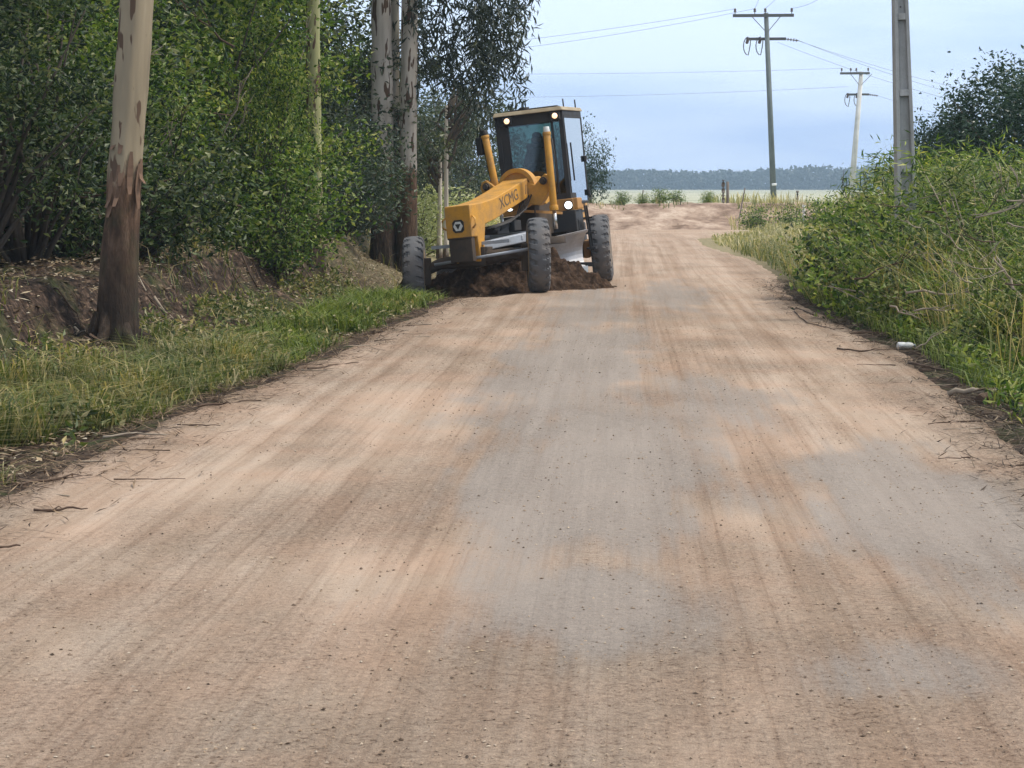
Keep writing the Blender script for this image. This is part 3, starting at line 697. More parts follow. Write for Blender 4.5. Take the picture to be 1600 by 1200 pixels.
stick('long thin brown stick on the sand left of the white bottle', [gp(1308, 549), gp(1345, 553), gp(1400, 548)], .012, forks=[(5, (.7, .5, 0), .2)])
stick('curled brown branch hooked onto the right side of the road', [gp(1275, 497), gp(1243, 484), gp(1240, 490), gp(1262, 508), gp(1305, 519)], .013)
stick('dark stick at the grass foot right of the curled branch', [gp(1330, 525), gp(1370, 524), gp(1400, 530)], .018)
stick('dark stick among the litter below the white bottle', [gp(1420, 572), gp(1460, 580), gp(1500, 590)], .016, forks=[(4, (-.5, .6, 0), .25)])
rq = random.Random(5)
for i in range(36):
    sd_x = -1 if i < 22 else 1; Y = rq.uniform(11, 34); off = abs(rq.gauss(.12, .3))+.02
    X = float(xl(Y))+off if sd_x < 0 else float(xr(Y))-off
    an = rq.gauss(.25, .35) + (math.pi if rq.random() < .5 else 0); l_ = rq.uniform(.12, .5)
    q0 = Vector((X, Y, 0)); q1 = q0+Vector((math.cos(an)*l_, math.sin(an)*l_, 0)); q2 = q0.lerp(q1, .5)+Vector((rq.uniform(-.04, .04), rq.uniform(-.04, .04), 0))
    for q in (q0, q1, q2): q.z = float(gz(q.x, q.y))+.03
    stick('thin dry stick scattered along the %s road edge' % ('left' if sd_x < 0 else 'right'), [q0, q2, q1], rq.uniform(.004, .009), m_darkwood if rq.random() < .65 else m_drybark)
# roots and bare wood of the left bank
def root(label, pts, r0, m): 
    pts = [Vector(q) for q in pts]; b_ = pts[0].copy(); k = len(pts)
    tag(MB().tube([q-b_ for q in pts], [r0*(1-.7*j/k) for j in range(k)], 8).build('tree_root', m, None, loc=b_), label, 'root', 'roots hanging out of the left earth bank')
for i in range(26):
    Y = rq.uniform(26, 50); u = rq.uniform(2.6, 3.4); X = float(xl(Y))-u; pts = []
    for j in range(6):
        X += rq.uniform(-.05, .16); Y2 = Y+j*rq.uniform(-.06, .06); pts.append((X, Y2, float(gz(X, Y2))+rq.uniform(.01, .07)))
    root('gnarled root or bare stem hanging out of the left earth bank', pts, rq.uniform(.008, .022), m_darkwood if i % 3 else m_drybark)
# bare branches in the brambles
def dead(label, a, b, r=.012, m=m_drybark, sub=3):
    P = [Vector(x) for x in (a, b)]; rnd = random.Random(label); d_ = P[1]-P[0]
    pts = [P[0]+d_*(k/6)+Vector((rnd.uniform(-1, 1), rnd.uniform(-1, 1), rnd.uniform(-1, 1)))*.05*d_.length*(k > 0) for k in range(7)]
    base = pts[0].copy(); pts = [q-base for q in pts]
    mbx = MB().tube(pts, [r*(1-.12*k) for k in range(7)], 6)
    for s in range(sub):
        q = pts[2+s]; e = q + d_*.28 + Vector((rnd.uniform(-1, 1), rnd.uniform(-.5, .5), rnd.uniform(-.4, 1)))*d_.length*.16
        mbx.tube([q, q.lerp(e, .5)+Vector((0, 0, .02)), e], [r*.5, r*.4, r*.15], 5)
    return tag(mbx.build('dead_branch', m, None, loc=base), label, 'branch', 'bare branches in the right brambles')
dead('long pale bare branch lying level across the brambles above the bottle', at(1415, 458, 29), at(1560, 464, 28.6), .018)
dead('short pale bare branch low in the dark hollow of the brambles', at(1428, 486, 28), at(1500, 484, 28), .014)
dead('pale forked bare branch low in the hollow left of its neighbour', at(1390, 478, 27.6), at(1440, 500, 27.4), .013)
dead('thick pale dead branch rising at the right frame edge of the brambles', at(1600, 470, 26), at(1552, 400, 26.3), .022)
dead('dark thin branch arching over the middle of the brambles', at(1335, 436, 32), at(1450, 395, 32), .016, m_darkwood)
dead('dark arched branch near the top of the brambles under the pole', at(1445, 330, 34), at(1540, 372, 34), .016, m_darkwood)
dead('bleached upright dead branch before the dark tree', at(1572, 340, 34), at(1562, 255, 34), .018)
dead('bleached crooked dead branch at the right edge before the dark tree', at(1600, 310, 33), at(1580, 262, 33), .016)
dead('small bleached twig branch low on the right above the grass', at(1430, 545, 26.5), at(1478, 515, 26.5), .010)
rq = random.Random(21)
for i in range(16):
    Y = rq.uniform(30, 47); X = float(xl(Y))-rq.uniform(2.6, 4.2); z_ = rq.uniform(1.6, 4.2); an = rq.uniform(-.4, 1.6); l_ = rq.uniform(.7, 1.6); sg = rq.choice((-1, 1))
    o_ = dead('bare branch poking out of the leaves of the left wood', (X, Y, z_), Vector((X, Y, z_))+Vector((sg*l_*math.cos(an), rq.uniform(-.5, 0), l_*math.sin(an))), rq.uniform(.012, .022), m_darkwood if i % 3 else m_drybark, 3)
    o_['group'] = 'bare branches in the left wood'
rq = random.Random(12)
for i in range(34):
    Y = rq.uniform(24, 42); px_ = rq.uniform(1290, 1590); py_ = rq.uniform(300, 480)
    if px_ < 1180+(1400-1180)*(py_-300)/180+60: px_ += 130
    a_0 = at(px_, py_, Y); X0 = max(a_0.x, float(xr(Y))+.7); a_0.x = X0; a_0.z = max(a_0.z, float(gz(X0, Y))+.3)
    an = rq.uniform(-.5, 1.3); l_ = rq.uniform(.4, 1.0); sg = rq.choice((-1, 1))
    dead('arching bramble stem standing out of the right verge', a_0, a_0+Vector((sg*l_*math.cos(an), rq.uniform(-.3, .1), l_*math.sin(an)*.6)), rq.uniform(.006, .012), m_drybark if i % 3 else m_darkwood, 2)
for i, (px, py, qx, qy, Y) in enumerate([(1332, 330, 1316, 276, 46), (1362, 325, 1350, 275, 46), (1388, 320, 1384, 250, 44)]):
    dead(['leftmost dark dry weed stalk standing above the grass before the far pole', 'middle dark dry weed stalk standing above the tall grass', 'tall dry feathery weed stalk just left of the concrete pole'][i], at(px, py, Y), at(qx, qy, Y), .012, m_darkwood, 4)

# ---------------------------------------------------------------- white bottle
m_white = painted('white_plastic', (.78, .80, .80), (.5, .48, .44), .35, .3)
bp = gp(1415, 546, .045)
bo = empty('plastic_bottle', bp, R(12)); tag(bo, 'crumpled white plastic bottle on the right road edge among sticks', 'bottle')
MB().lathe([(-.10, .034), (-.095, .042), (-.03, .043), (.0, .037), (.03, .043), (.065, .042), (.085, .03), (.10, .017)], 20).build('body', m_white, bo)
MB().lathe([(.098, .019), (.125, .019)], 16).build('cap', painted('cap_blue', (.35, .42, .5), rough=.4), bo)

# ---------------------------------------------------------------- poles and wires
def concrete(name, c=(.42, .42, .41)):
    m, nt, p = mat(name)
    n1 = noise(nt, 2.2, 6, .65); n2 = noise(nt, 40, 3, .6); n3 = noise(nt, 1, 3, .6, stretch=(14, 14, .6))
    cc = mixc(nt, .8, c, ramp(nt, n1, [(.3, (.68, .69, .66)), (.6, (1.05,)*3)]), 'MULTIPLY')
    cc = mixc(nt, .5, cc, ramp(nt, n3, [(.35, (.6, .6, .58)), (.6, (1.05,)*3)]), 'MULTIPLY')
    cc = mixc(nt, .4, cc, ramp(nt, n2, [(.3, (.75,)*3), (.7, (1.1,)*3)]), 'MULTIPLY')
    nt.links.new(cc, p.inputs['Base Color']); p.inputs['Roughness'].default_value = .85; bump(nt, p, n2, .3, .01)
    return m
m_conc = concrete('concrete_pole'); m_conc2 = concrete('concrete_far', (.16, .19, .19)); m_conc3 = concrete('concrete_pale', (.62, .62, .60))
# near double-T concrete pole
PX, PY = (1421-800)/F*38, 38.0
pz = float(gz(PX, PY))-.3
pole = empty('concrete_pole', (PX, PY, pz)); tag(pole, 'thick pale concrete pole with recessed web and ledges rising out of the brambles', 'pole')
Hh = 9.5
def hw(z): return .175-.0125*z          # half width
def hd(z): return .12-.006*z
b = MB()
for s in (-1, 1):                         # flanges
    def ring(z): 
        x0, x1, d_ = s*hw(z), s*(hw(z)-.055), hd(z)
        return [(x0, -d_, z), (x1, -d_, z), (x1, d_, z), (x0, d_, z)]
    b.solid(ring(0), ring(Hh))
fl = b.build('flange', m_conc, pole, bevel=.008)
b = MB(); z = 0.; edges_ = [.0]
for k in range(9):
    za = k*1.17+.05; zb = za+1.17
    if zb > Hh: break
    b.solid([(-hw(za)+.055, -hd(za)*.25, za), (hw(za)-.055, -hd(za)*.25, za), (hw(za)-.055, hd(za)*.25, za), (-hw(za)+.055, hd(za)*.25, za)],
            [(-hw(zb)+.055, -hd(zb)*.25, zb), (hw(zb)-.055, -hd(zb)*.25, zb), (hw(zb)-.055, hd(zb)*.25, zb), (-hw(zb)+.055, hd(zb)*.25, zb)])
    b.box((0, 0, za+.04), (2*(hw(za)-.058), 2*hd(za)*1.02, .10))
b.build('web', m_conc, pole)
m_hole = painted('hole', (.03, .03, .03))
for k in range(5):
    zz = 4.92+k*.16; MB().cyl((0.0, -hd(zz)*.25-.004, zz), (0, -hd(zz)*.25+.002, zz), .014, seg=8).build('bolt_hole', m_hole, pole)
pole.rotation_euler = (0, R(-2.4), R(6))

m_ins = painted('insulator', (.10, .07, .06), rough=.25, amount=.2); m_metal = painted('dull_metal', (.25, .27, .28), rough=.45, metal=.7, amount=.4)
m_arm = painted('crossarm_wood', (.12, .13, .13), rough=.8, amount=.4)
def util_pole(name, label, base, top, r0, r1, m, arm1, arm2, yaw, band=None):
    base = Vector(base); top = Vector(top)-base
    o = empty(name, base); tag(o, label, 'utility pole')
    MB().cyl((0, 0, -.4), top, r0, r1, 20).build('shaft', m, o)
    ca, sa = math.cos(yaw), math.sin(yaw)
    def A(t, dz, off=0.): 
        k = 1-dz/top.z; c_ = top*k; return c_ + Vector((t*ca+off*-sa, t*sa+off*ca, 0))
    (a0, a1), dz = arm1
    MB().bar(A(a0, dz, -r1-.06), A(a1, dz, -r1-.06), .13, .16).build('crossarm', m_arm, o, bevel=.01)
    for s in (-1, 1): MB().bar(A(s*.75, dz+.05, -r1-.05), A(s*.05, dz+.85, -r1-.03), .04).build('brace', m_metal, o)
    ends = []
    for t in (a0+.12, a0+(a1-a0)*.36, (a0+a1)/2+.1, a1-.12):
        q = A(t, dz, -r1-.06)
        MB().lathe([(0, .02), (.1, .02), (.11, .07), (.16, .075), (.18, .045), (.21, .07), (.27, .06), (.30, .03)], 12).build('insulator', m_ins, o, Matrix.Translation(q+Vector((0, 0, .08))) @ Matrix.Rotation(R(-90), 4, 'Y'))
        ends.append(base+q+Vector((0, 0, .36)))
    (b0, b1), dz2 = arm2
    yaw2 = .5
    MB().bar(A(b0, dz2, r1+.06), A(b1, dz2, r1+.06), .12, .15).build('crossarm', m_arm, o, bevel=.01)
    ends2 = []
    for t in (b0+.1, b0+.75, b1-.1):
        q = A(t, dz2, r1+.06)
        e = q+Vector((.75, .1, -.10)) if t > 0 else q+Vector((-.1, -.25, -.25))
        b = MB(); dv = (e-q)
        for k in range(5): b.cyl(q+dv*(k/5+.04), q+dv*(k/5+.11), .085, .05, 10)
        b.cyl(q, e, .02, seg=6)
        b.build('strain_insulator', m_ins, o); ends2.append(base+e)
    for t in (b0+.1, b0+.75):             # jumper loops
        q = A(t, dz2, r1+.06); pts = [q+Vector((-.25*math.sin(k/8*math.pi)*1.0, -.1, .10-.95*(1-math.cos(k/8*math.pi))/2)) for k in range(9)]
        pts += [q+Vector((.12*math.sin(k/4*math.pi/2), -.1, -.85+.85*k/4)) for k in range(1, 5)]
        MB().tube(pts, .028, 6).build('jumper_cable', m_arm, o)
    if band:
        k = band/top.z; MB().cyl(top*k, top*(k+.012), r0*.99, r0*.99, 20).build('band', m_white, o)
    return o, ends, ends2
b1 = at(1211, 350, 129); t1 = at(1197, 20, 129)
up1, e1, e1b = util_pole('utility_pole', 'dark slender utility pole with white band and two crossarms, left of the others', (b1.x, 129, 0), t1, .17, .12, m_conc2, ((-1.75, 1.45), .15), ((-1.1, 1.0), 1.35), R(-6), band=1.93+.02)
b3 = at(1327, 320, 174); t3 = at(1346, 112, 174)
up3, e3, e3b = util_pole('utility_pole', 'pale utility pole leaning right, farthest, left of the concrete pole', (b3.x, 174, 0), t3, .24, .15, m_conc3, ((-1.5, .6), .12), ((-.9, .7), 1.6), R(-8))
m_wire = painted('wire', (.22, .25, .30), rough=.6, metal=.3)
def wire(label, a, b_, sag, r=.009, name='power_line'):
    a, b_ = Vector(a), Vector(b_); base = a.copy()
    pts = [a.lerp(b_, k/28)-base - Vector((0, 0, 4*sag*(k/28)*(1-k/28))) for k in range(29)]
    tag(MB().tube(pts, r, 5).build(name, m_wire, None, loc=base), label, 'cable', 'power lines strung from the utility poles')
wire('upper wire running left from the dark pole to the trees', e1[0], at(300, 92, 150), .7)
wire('second wire running left from the dark pole, just below the upper one', e1[1], at(300, 104, 150), .9)
wire('upper of the wires running right from the dark pole behind the concrete pole', e1b[2], at(1900, 190, 150), 1.0)
wire('middle wire running right from the dark pole', at(1240, 60, 129), at(1900, 205, 150), 1.2)
wire('lower wire running right from the dark pole', at(1215, 66, 129), at(1900, 214, 150), 1.2)
wire('wire rising to the top of the picture right of the dark pole', e1[3], at(1420, -160, 100), 1.0)
wire('wire rising steeply from the top of the dark pole', e1[2], at(1330, -160, 95), .4)
wire('wire rising from the left insulator of the dark pole', e1[1], at(1250, -200, 95), .4)
wire('upper faint wire running left from the leaning pale pole', e3[0], at(250, 104, 200), .5, .009)
wire('lower faint wire running left from the leaning pale pole', e3b[0]+Vector((0, 0, .8)), at(250, 140, 200), .7, .009)
wire('wire running right from the leaning pale pole behind the concrete pole', e3b[2], at(1900, 250, 220), 1.0, .009)

# ---------------------------------------------------------------- fence posts
m_post = painted('weathered_post', (.22, .19, .16), (.1, .08, .06), .9, .6); m_postw = painted('white_post', (.66, .64, .6), rough=.8)
def post(label, px, py0, py1, Y, wd, m=m_post, dx=0, notch=False):
    a = at(px, py0, Y); b_ = at(px+dx, py1, Y); d_ = b_-a
    o = MB(); n = 8; rr2 = random.Random(px)
    o.tube([Vector((0, 0, -.3))]+[d_*(k/n)+Vector((rr2.uniform(-.01, .01), 0, 0)) for k in range(n+1)], [wd/2*rr2.uniform(.88, 1.08) for _ in range(n+2)], 9)
    if notch: o.tube([Vector((wd*1.25, .05, -.3)), Vector((wd*1.2, .05, d_.z*.93))], [wd*.42, wd*.38], 8)
    tag(o.build('fence_post', m, None, loc=a), label, 'fence post', 'fence posts by the field')
post('tall grey fence post just right of the grader cab', 922, 321, 284, 113, .19)
post('weathered double fence post standing on the earth bank in mid field', 1130, 320, 281, 113, .17, notch=True)
post('thin leaning fence stake in the grass right of the double post', 1155, 341, 294, 108, .06, dx=9)
post('short white fence post right of the dark pole', 1256, 345, 320, 96, .13, m_postw)
post('dark fence post hidden in dry grass right of the dark pole', 1246, 320, 298, 118, .14)
post('thin dark stake sticking up from the weeds on the bank', 1003, 318, 297, 114, .06, dx=2)
WK = shrub_kind(710, 1.0, .8, 50, 60, .09, .05, .2, .2, -.05, 0, .16)
for px, py, Y, s, lb in ((970, 318, 113, .55, 'round green weed on the bank, nearest the grader'), (1006, 318, 113.5, .5, 'green weed round the thin stake on the bank'), (1030, 319, 113, .65, 'bushy green weed on the middle of the bank'),
                     (1058, 319, 113.5, .5, 'green weed on the bank left of the double post'), (1105, 318, 114, .5, 'small green weed just left of the double post'), (1185, 335, 104, .95, 'straggly bush right of the double post in the grass'), (1235, 335, 101, .95, 'straggly bush right of the dark pole in the dry grass'), (1280, 330, 90, .95, 'straggly bush behind the tall grass left of the concrete pole')):
    q = at(px, py, Y); place(WK, m_leaf_mid, 'weed_bush', lb, 'weed', q.x, Y, s, px*.1, 'green weed bushes on the bank')

# ---------------------------------------------------------------- distant wood
rng = np.random.default_rng(44); n = 90000
X = -700+1500*rng.random(n); Yd = 1480+60*rng.random(n)
top = 9.2+2.5*sm((X-60)/140)+5.5*(fbm(X*.022, X*0, 5, 5)-.35)+2.2*(vn(X*.12, X*0+3, 6))
tz = rng.random(n)**.95
cl = np.stack([X, Yd, -.8+top*tz], 1)
v, f = leaves(cl, rng, 2.6, 1.7, 0, 0)
m_far = leafmat('far_leaves_haze_tint', [(.02, .04, .045), (.035, .06, .06), (.06, .085, .085)], .1, big=.3)  # haze blue put into the leaf colours, on top of the volume
tag(link('distant_wood', np_mesh('distant_wood', v, f), None, m_far), 'hazy blue line of forest on the horizon beyond the field', 'forest', None, 'stuff')

exec_after = None
# ---------------------------------------------------------------- MOTOR GRADER
m_yel = painted('grader_yellow', (.64, .315, .04), (.26, .17, .10), .42, .65)
m_yel2 = painted('grader_yellow_dusty', (.50, .24, .045), (.30, .21, .14), .55, .7)
m_blk = painted('black_paint', (.018, .018, .02), (.10, .075, .055), .5, .35)
m_dkdirt = painted('dirty_steel', (.055, .04, .03), (.14, .10, .07), .75, .6)
m_steel = painted('worn_steel', (.50, .50, .52), (.30, .23, .18), .38, .45, metal=.6)
m_bar = painted('drawbar_steel_sky_tint', (.40, .44, .50), (.25, .2, .16), .45, .4, metal=.2)  # pale blue-grey of the reflected sky put into the base colour
m_tyre = painted('tyre_rubber', (.11, .113, .122), (.25, .21, .18), .85, .55, scale=2.2)
m_rim = painted('rim_dusty', (.34, .25, .15), (.2, .15, .11), .7, .6)
m_chrome = painted('piston_steel', (.7, .7, .7), rough=.2, metal=.9, amount=.1)
m_door = painted('door_panel', (.5, .58, .68), (.35, .35, .38), .25, .2)
def glassmat(name, tint, refl):
    m, nt, p = mat(name)
    tr = nd(nt, 'ShaderNodeBsdfTransparent'); tr.inputs[0].default_value = (*tint, 1)
    gl = nd(nt, 'ShaderNodeBsdfGlossy'); gl.inputs['Roughness'].default_value = .04; gl.inputs[0].default_value = (.95, .98, 1, 1)
    fr = nd(nt, 'ShaderNodeFresnel'); fr.inputs[0].default_value = 1.5
    ad = nd(nt, 'ShaderNodeMath', operation='ADD', i_1=refl); nt.links.new(fr.outputs[0], ad.inputs[0])
    ms = nd(nt, 'ShaderNodeMixShader'); nt.links.new(ad.outputs[0], ms.inputs[0]); nt.links.new(tr.outputs[0], ms.inputs[1]); nt.links.new(gl.outputs[0], ms.inputs[2])
    nt.links.new(ms.outputs[0], nt.nodes['Material Output'].inputs[0]); return m
m_glass = glassmat('cab_glass', (.50, .62, .60), .015); m_glass2 = glassmat('side_glass', (.3, .4, .48), .36)
def lampmat(name, col, s):
    m, nt, p = mat(name); p.inputs['Base Color'].default_value = (.8, .8, .8, 1)
    p.inputs['Emission Color'].default_value = (*col, 1); p.inputs['Emission Strength'].default_value = s; return m
m_lampw = lampmat('headlight_glow', (.92, .97, 1), 2.5); m_lampo = lampmat('work_light_glow', (1, .58, .28), 1.5)

P0 = Vector((.75, 48.3, 0))
def frameM(yaw, roll): return Matrix.Rotation(R(yaw), 4, 'Z') @ Matrix.Translation((1.2, 0, 0)) @ Matrix.Rotation(R(roll), 4, 'Y') @ Matrix.Translation((-1.2, 0, 0))
MF = frameM(-20, -5.5) @ Matrix.Translation((0, -4.5, 0)) @ Matrix.Rotation(R(-5.5), 4, 'Z') @ Matrix.Translation((0, 4.5, 0))
MW = frameM(-3, -5.5); MR = frameM(-7, -6.5)
gr = empty('motor_grader', P0); tag(gr, 'yellow motor grader with lit lamps scraping the left road edge', 'grader')
# front frame (gooseneck with nose)
prof = [(-4.65, 1.70), (-4.15, 1.73), (-3.6, 1.80), (-2.9, 1.96), (-2.1, 2.16), (-1.5, 2.20), (-1.1, 2.1), (-1.0, 1.75), (-1.3, 1.66),
        (-2.1, 1.80), (-2.9, 1.60), (-3.6, 1.42), (-4.05, 1.34), (-4.15, 1.0), (-4.2, .70), (-4.36, .66), (-4.42, 1.12), (-4.65, 1.12)]
ff_ = MB().prism(prof, -.255, .255).build('front_frame', m_yel, gr, MF, bevel=.018)
MB().box((0, -4.56, .90), (.46, .14, .44)).box((0, -4.63, 1.12), (.50, .03, .05)).build('nose_plate', m_dkdirt, gr, MF, bevel=.012)
MB().box((-.2, -.85, 1.45), (.34, .8, .7)).build('articulation_joint', m_dkdirt, gr, MF, bevel=.02)
# nose tow eyes
for s in (-1, 1): MB().tube([(s*.27, -4.6, 1.5), (s*.33, -4.62, 1.45), (s*.33, -4.62, 1.33), (s*.27, -4.6, 1.28)], .018, 8).build('grab_handle', m_yel, gr, MF)
# emblem: black tile, white hexagon ring, black triangle
E = MF
b = MB()
oct_ = [(-.115, -.07), (-.07, -.115), (.07, -.115), (.115, -.07), (.115, .07), (.07, .115), (-.07, .115), (-.115, .07)]
b.solid([(x, -4.651, 1.33+z) for x, z in oct_], [(x, -4.660, 1.33+z) for x, z in oct_]); em = b.build('emblem', m_blk, ff_, MF)
b = MB(); hx = [(math.cos(k*math.pi/3)*.095, math.sin(k*math.pi/3)*.095) for k in range(6)]
b.solid([(x, -4.661, 1.33+z) for x, z in hx], [(x, -4.668, 1.33+z) for x, z in hx]); em2 = b.build('emblem_hexagon', m_white, ff_, MF)
b = MB(); tr_ = [(-.055, .04), (.055, .04), (0, -.06)]
b.solid([(x, -4.669, 1.33+z) for x, z in tr_], [(x, -4.674, 1.33+z) for x, z in tr_]); b.build('emblem_triangle', m_blk, ff_, MF)
# lettering on the beam side
m_let = painted('decal_dark', (.16, .11, .07), rough=.5, amount=.3)
def lettering(txt, size, M_, parent, name, m):
    cu = bpy.data.curves.new('t', 'FONT'); cu.body = txt; cu.size = size; cu.extrude = .002; cu.align_x = 'CENTER'; cu.offset = 0
    to = bpy.data.objects.new('t', cu); C.objects.link(to)
    dg = bpy.context.evaluated_depsgraph_get(); me = bpy.data.meshes.new_from_object(to.evaluated_get(dg))
    bpy.data.objects.remove(to); me.transform(M_); return link(name, me, parent, m)
sl = math.atan2(.33, 1.5)
TM = MF @ Matrix.Translation((.259, -2.95, 1.69)) @ Matrix.Rotation(sl, 4, 'X') @ Matrix(((0, 0, 1, 0), (1, 0, 0, 0), (0, 1, 0, 0), (0, 0, 0, 1)))
lettering('XCMG', .29, TM, ff_, 'lettering', m_let)
for k in range(4):
    yy = -2.22+.09*k; MB().bar((.258, yy, 1.86), (.258, yy+.05, 2.04), .004, .03).build('stripe', m_let, ff_, MF)
MB().lathe([(0, .05), (.02, .05)], 16).build('marker_lamp', m_white, gr, MF @ Matrix.Translation((.256, -1.95, 2.2)))
# saddle ring round the beam
YS = -1.95
sd_ = MB().cyl((0, YS-.09, 1.98), (0, YS+.09, 1.98), .36, seg=40).build('lift_saddle', m_yel2, gr, MF, bevel=.02)
ring = []
b = MB()
for r_in, r_out in ((.31, .39),):
    for k in range(40):
        a0 = 6.28318*k/40; a1 = 6.28318*(k+1)/40
        q = lambda a, r, y: (math.cos(a)*r, y, 1.98+math.sin(a)*r)
        vs = [b.b.verts.new(q(a, r, y)) for y in (YS-.13, YS+.06) for a, r in ((a0, r_in), (a1, r_in), (a1, r_out), (a0, r_out))]
        for fc in ((0, 1, 2, 3), (7, 6, 5, 4), (3, 2, 6, 7), (0, 4, 5, 1)): b.b.faces.new([vs[i] for i in fc])
b.build('saddle_flange', m_yel, sd_, MF)
for s in (-1, 1):
    poly = [(s*.16, 1.70), (s*.48, 1.62), (s*.70, 1.90), (s*.75, 2.07), (s*.71, 2.17), (s*.62, 2.21), (s*.52, 2.13), (s*.40, 2.02), (s*.22, 2.10)]
    MB().solid([(x, YS-.15, z) for x, z in poly], [(x, YS+.0, z) for x, z in poly]).build('lift_arm', m_yel, gr, MF, bevel=.015)
    pin = MB().cyl((s*.60, YS-.24, 2.08), (s*.60, YS+.12, 2.08), .05, seg=20).cyl((s*.60, YS-.20, 2.08), (s*.60, YS-.16, 2.08), .075, seg=20).build('pivot_pin', m_dkdirt, gr, MF, bevel=.006)
    # lift cylinders
    if s > 0: p0, p1, p2 = (.80, YS-.22, 1.15), (.79, YS-.22, 1.50), (.77, YS-.20, 2.98)
    else: p0, p1, p2 = (-.40, YS+.02, 1.05), (-.44, YS+.0, 1.70), (-.60, YS-.04, 3.06)
    p0, p1, p2 = Vector(p0), Vector(p1), Vector(p2); u_ = (p2-p1).normalized()
    cy = MB().cyl(p1, p2, .068, seg=24).cyl(p1, p1+u_*.10, .085, seg=24).cyl(p2-u_*.06, p2, .078, seg=24).build('lift_cylinder', m_yel, gr, MF, bevel=.005)
    MB().cyl(p2, p2+u_*.10, .066, .055, seg=20).build('cylinder_cap', m_white if s > 0 else m_blk, cy, MF, bevel=.006)
    MB().cyl(p0, p1, .035, seg=16).build('piston_rod', m_chrome, cy, MF)
    MB().tube([p2-u_*.12+Vector((.08*s, .02, 0)), p2-u_*.5+Vector((.10*s, .05, 0)), p2-u_*1.0+Vector((.10*s, .06, 0)), p1+Vector((-.1*s, .3, .2))], .014, 6).build('hydraulic_hose', m_blk, cy, MF)
MB().box((-.73, YS-.03, 2.86), (.12, .12, .34)).cyl((-.73, YS-.03, 3.0), (-.66, YS-.03, 3.2), .02).build('rear_view_mirror', m_blk, gr, MF, bevel=.02)
# circle, drawbar
DB = MB()
DB.bar((0.02, -4.15, .92), (.62, -2.3, 1.10), .20, .17)
DB.bar((-0.02, -4.15, .92), (-.62, -2.3, 1.10), .20, .17)
DB.bar((-.66, -2.35, 1.09), (.66, -2.35, 1.09), .20, .15)
DB.bar((-.5, -3.0, 1.04), (.5, -3.0, 1.04), .12, .10)
DB.build('drawbar', m_bar, gr, MF, bevel=.02)
MB().cyl((0, -1.75, .88), (0, -1.75, 1.02), .72, seg=48).cyl((0, -1.75, 1.02), (0, -1.75, 1.16), .45, seg=32).build('turntable_circle', m_dkdirt, gr, MF, bevel=.01)
MB().cyl((.2, -3.4, 1.25), (.05, -2.3, 1.35), .06, seg=18).cyl((.25, -3.7, 1.2), (.2, -3.4, 1.25), .03).build('side_shift_cylinder', m_blk, gr, MF)
b = MB()
for k in range(5): b.tube([(.1+.05*k, -2.0, 1.9), (.16+.05*k, -2.5, 1.45+.03*k), (.2+.04*k, -3.2, 1.35), (.1+.05*k, -3.8, 1.25)], .016, 6)
b.build('hydraulic_hose', m_blk, gr, MF)
MB().box((.05, -3.25, 1.22), (.34, .5, .16)).box((.18, -2.75, 1.28), (.22, .3, .2)).build('valve_block', m_blk, gr, MF, bevel=.02)
# front axle
wl = Vector((-1.79, 44.78, .335)); wr = Vector((.475, 43.98, .69))
al = wl-P0; ar = wr-P0; ad_ = (ar-al).normalized()
ax = MB()
mid = (al+ar)/2
ax.tube([al+ad_*.2, al+ad_*.5+Vector((0, 0, .10)), mid+Vector((0, 0, .08)), ar-ad_*.5+Vector((0, 0, .10)), ar-ad_*.2], [.09, .11, .15, .11, .09], 10)
ax.box(mid+Vector((0, 0, .15)), (.5, .42, .34), Matrix.Rotation(R(-20), 3, 'Z'))
ax.build('front_axle', m_dkdirt, gr, bevel=.01)
MB().cyl(al+ad_*.3+Vector((.1, -.28, .12)), ar-ad_*.3+Vector((.1, -.28, .16)), .028).build('tie_rod', m_bar, gr)
MB().bar(al+ad_*.35+Vector((0, -.12, .42)), ar-ad_*.55+Vector((0, -.12, .34)), .07, .06).build('wheel_lean_bar', m_bar, gr)
for a_, dr in ((al, 1), (ar, -1)):
    MB().box(a_+ad_*.22*dr, (.20, .24, .5)).build('steering_knuckle', m_dkdirt, gr, bevel=.02)
# tyre
def tyre_mesh(Rr=.685, W=.375, lugs=22, seed=1):
    na = lugs*10
    pr = [(-.5, .60), (-.515, .68), (-.52, .76), (-.515, .84), (-.49, .90), (-.455, .945), (-.42, .962), (-.36, .972), (-.28, .982), (-.20, .988), (-.1, .99), (0, .992),
          (.1, .99), (.20, .988), (.28, .982), (.36, .972), (.42, .962), (.455, .945), (.49, .90), (.515, .84), (.52, .76), (.515, .68), (.5, .60)]
    V = []
    for j in range(na):
        th = 6.28318*j/na
        for (x, r) in pr:
            ax_ = abs(x)
            phase = (j/10.0 + (0.5 if x > 0 else 0) + .7*ax_) % 1.0
            lug = 1.0
            if ax_ > .17 and r > .85: lug = 1.0 if phase < .58 else 0.
            dep = .034*(min(1, (ax_-.15)/.12) if ax_ > .17 else 0)
            wob = .0035*math.sin(th*7+ax_*9)
            rr_ = r*Rr - dep*(1-lug) + wob*.3
            xx = x*W - (.018*(1-lug)*(1 if x > 0 else -1) if (ax_ > .43 and r > .85) else 0)
            V.append((xx, math.cos(th)*rr_, math.sin(th)*rr_))
    k = len(pr); f = []
    for j in range(na):
        for i in range(k-1):
            a = j*k+i; c_ = ((j+1) % na)*k+i
            f.append((a, a+1, c_+1, c_))
    return np_mesh('tyre', V, f, False)
tm = tyre_mesh(); tm.materials.append(m_tyre)
b = MB(); b.lathe([(-.19, .42), (-.185, .455), (-.16, .42), (-.10, .38), (-.02, .34), (0, .30), (.0, .14), (.07, .13), (.08, .05), (.08, .0001)], 40)
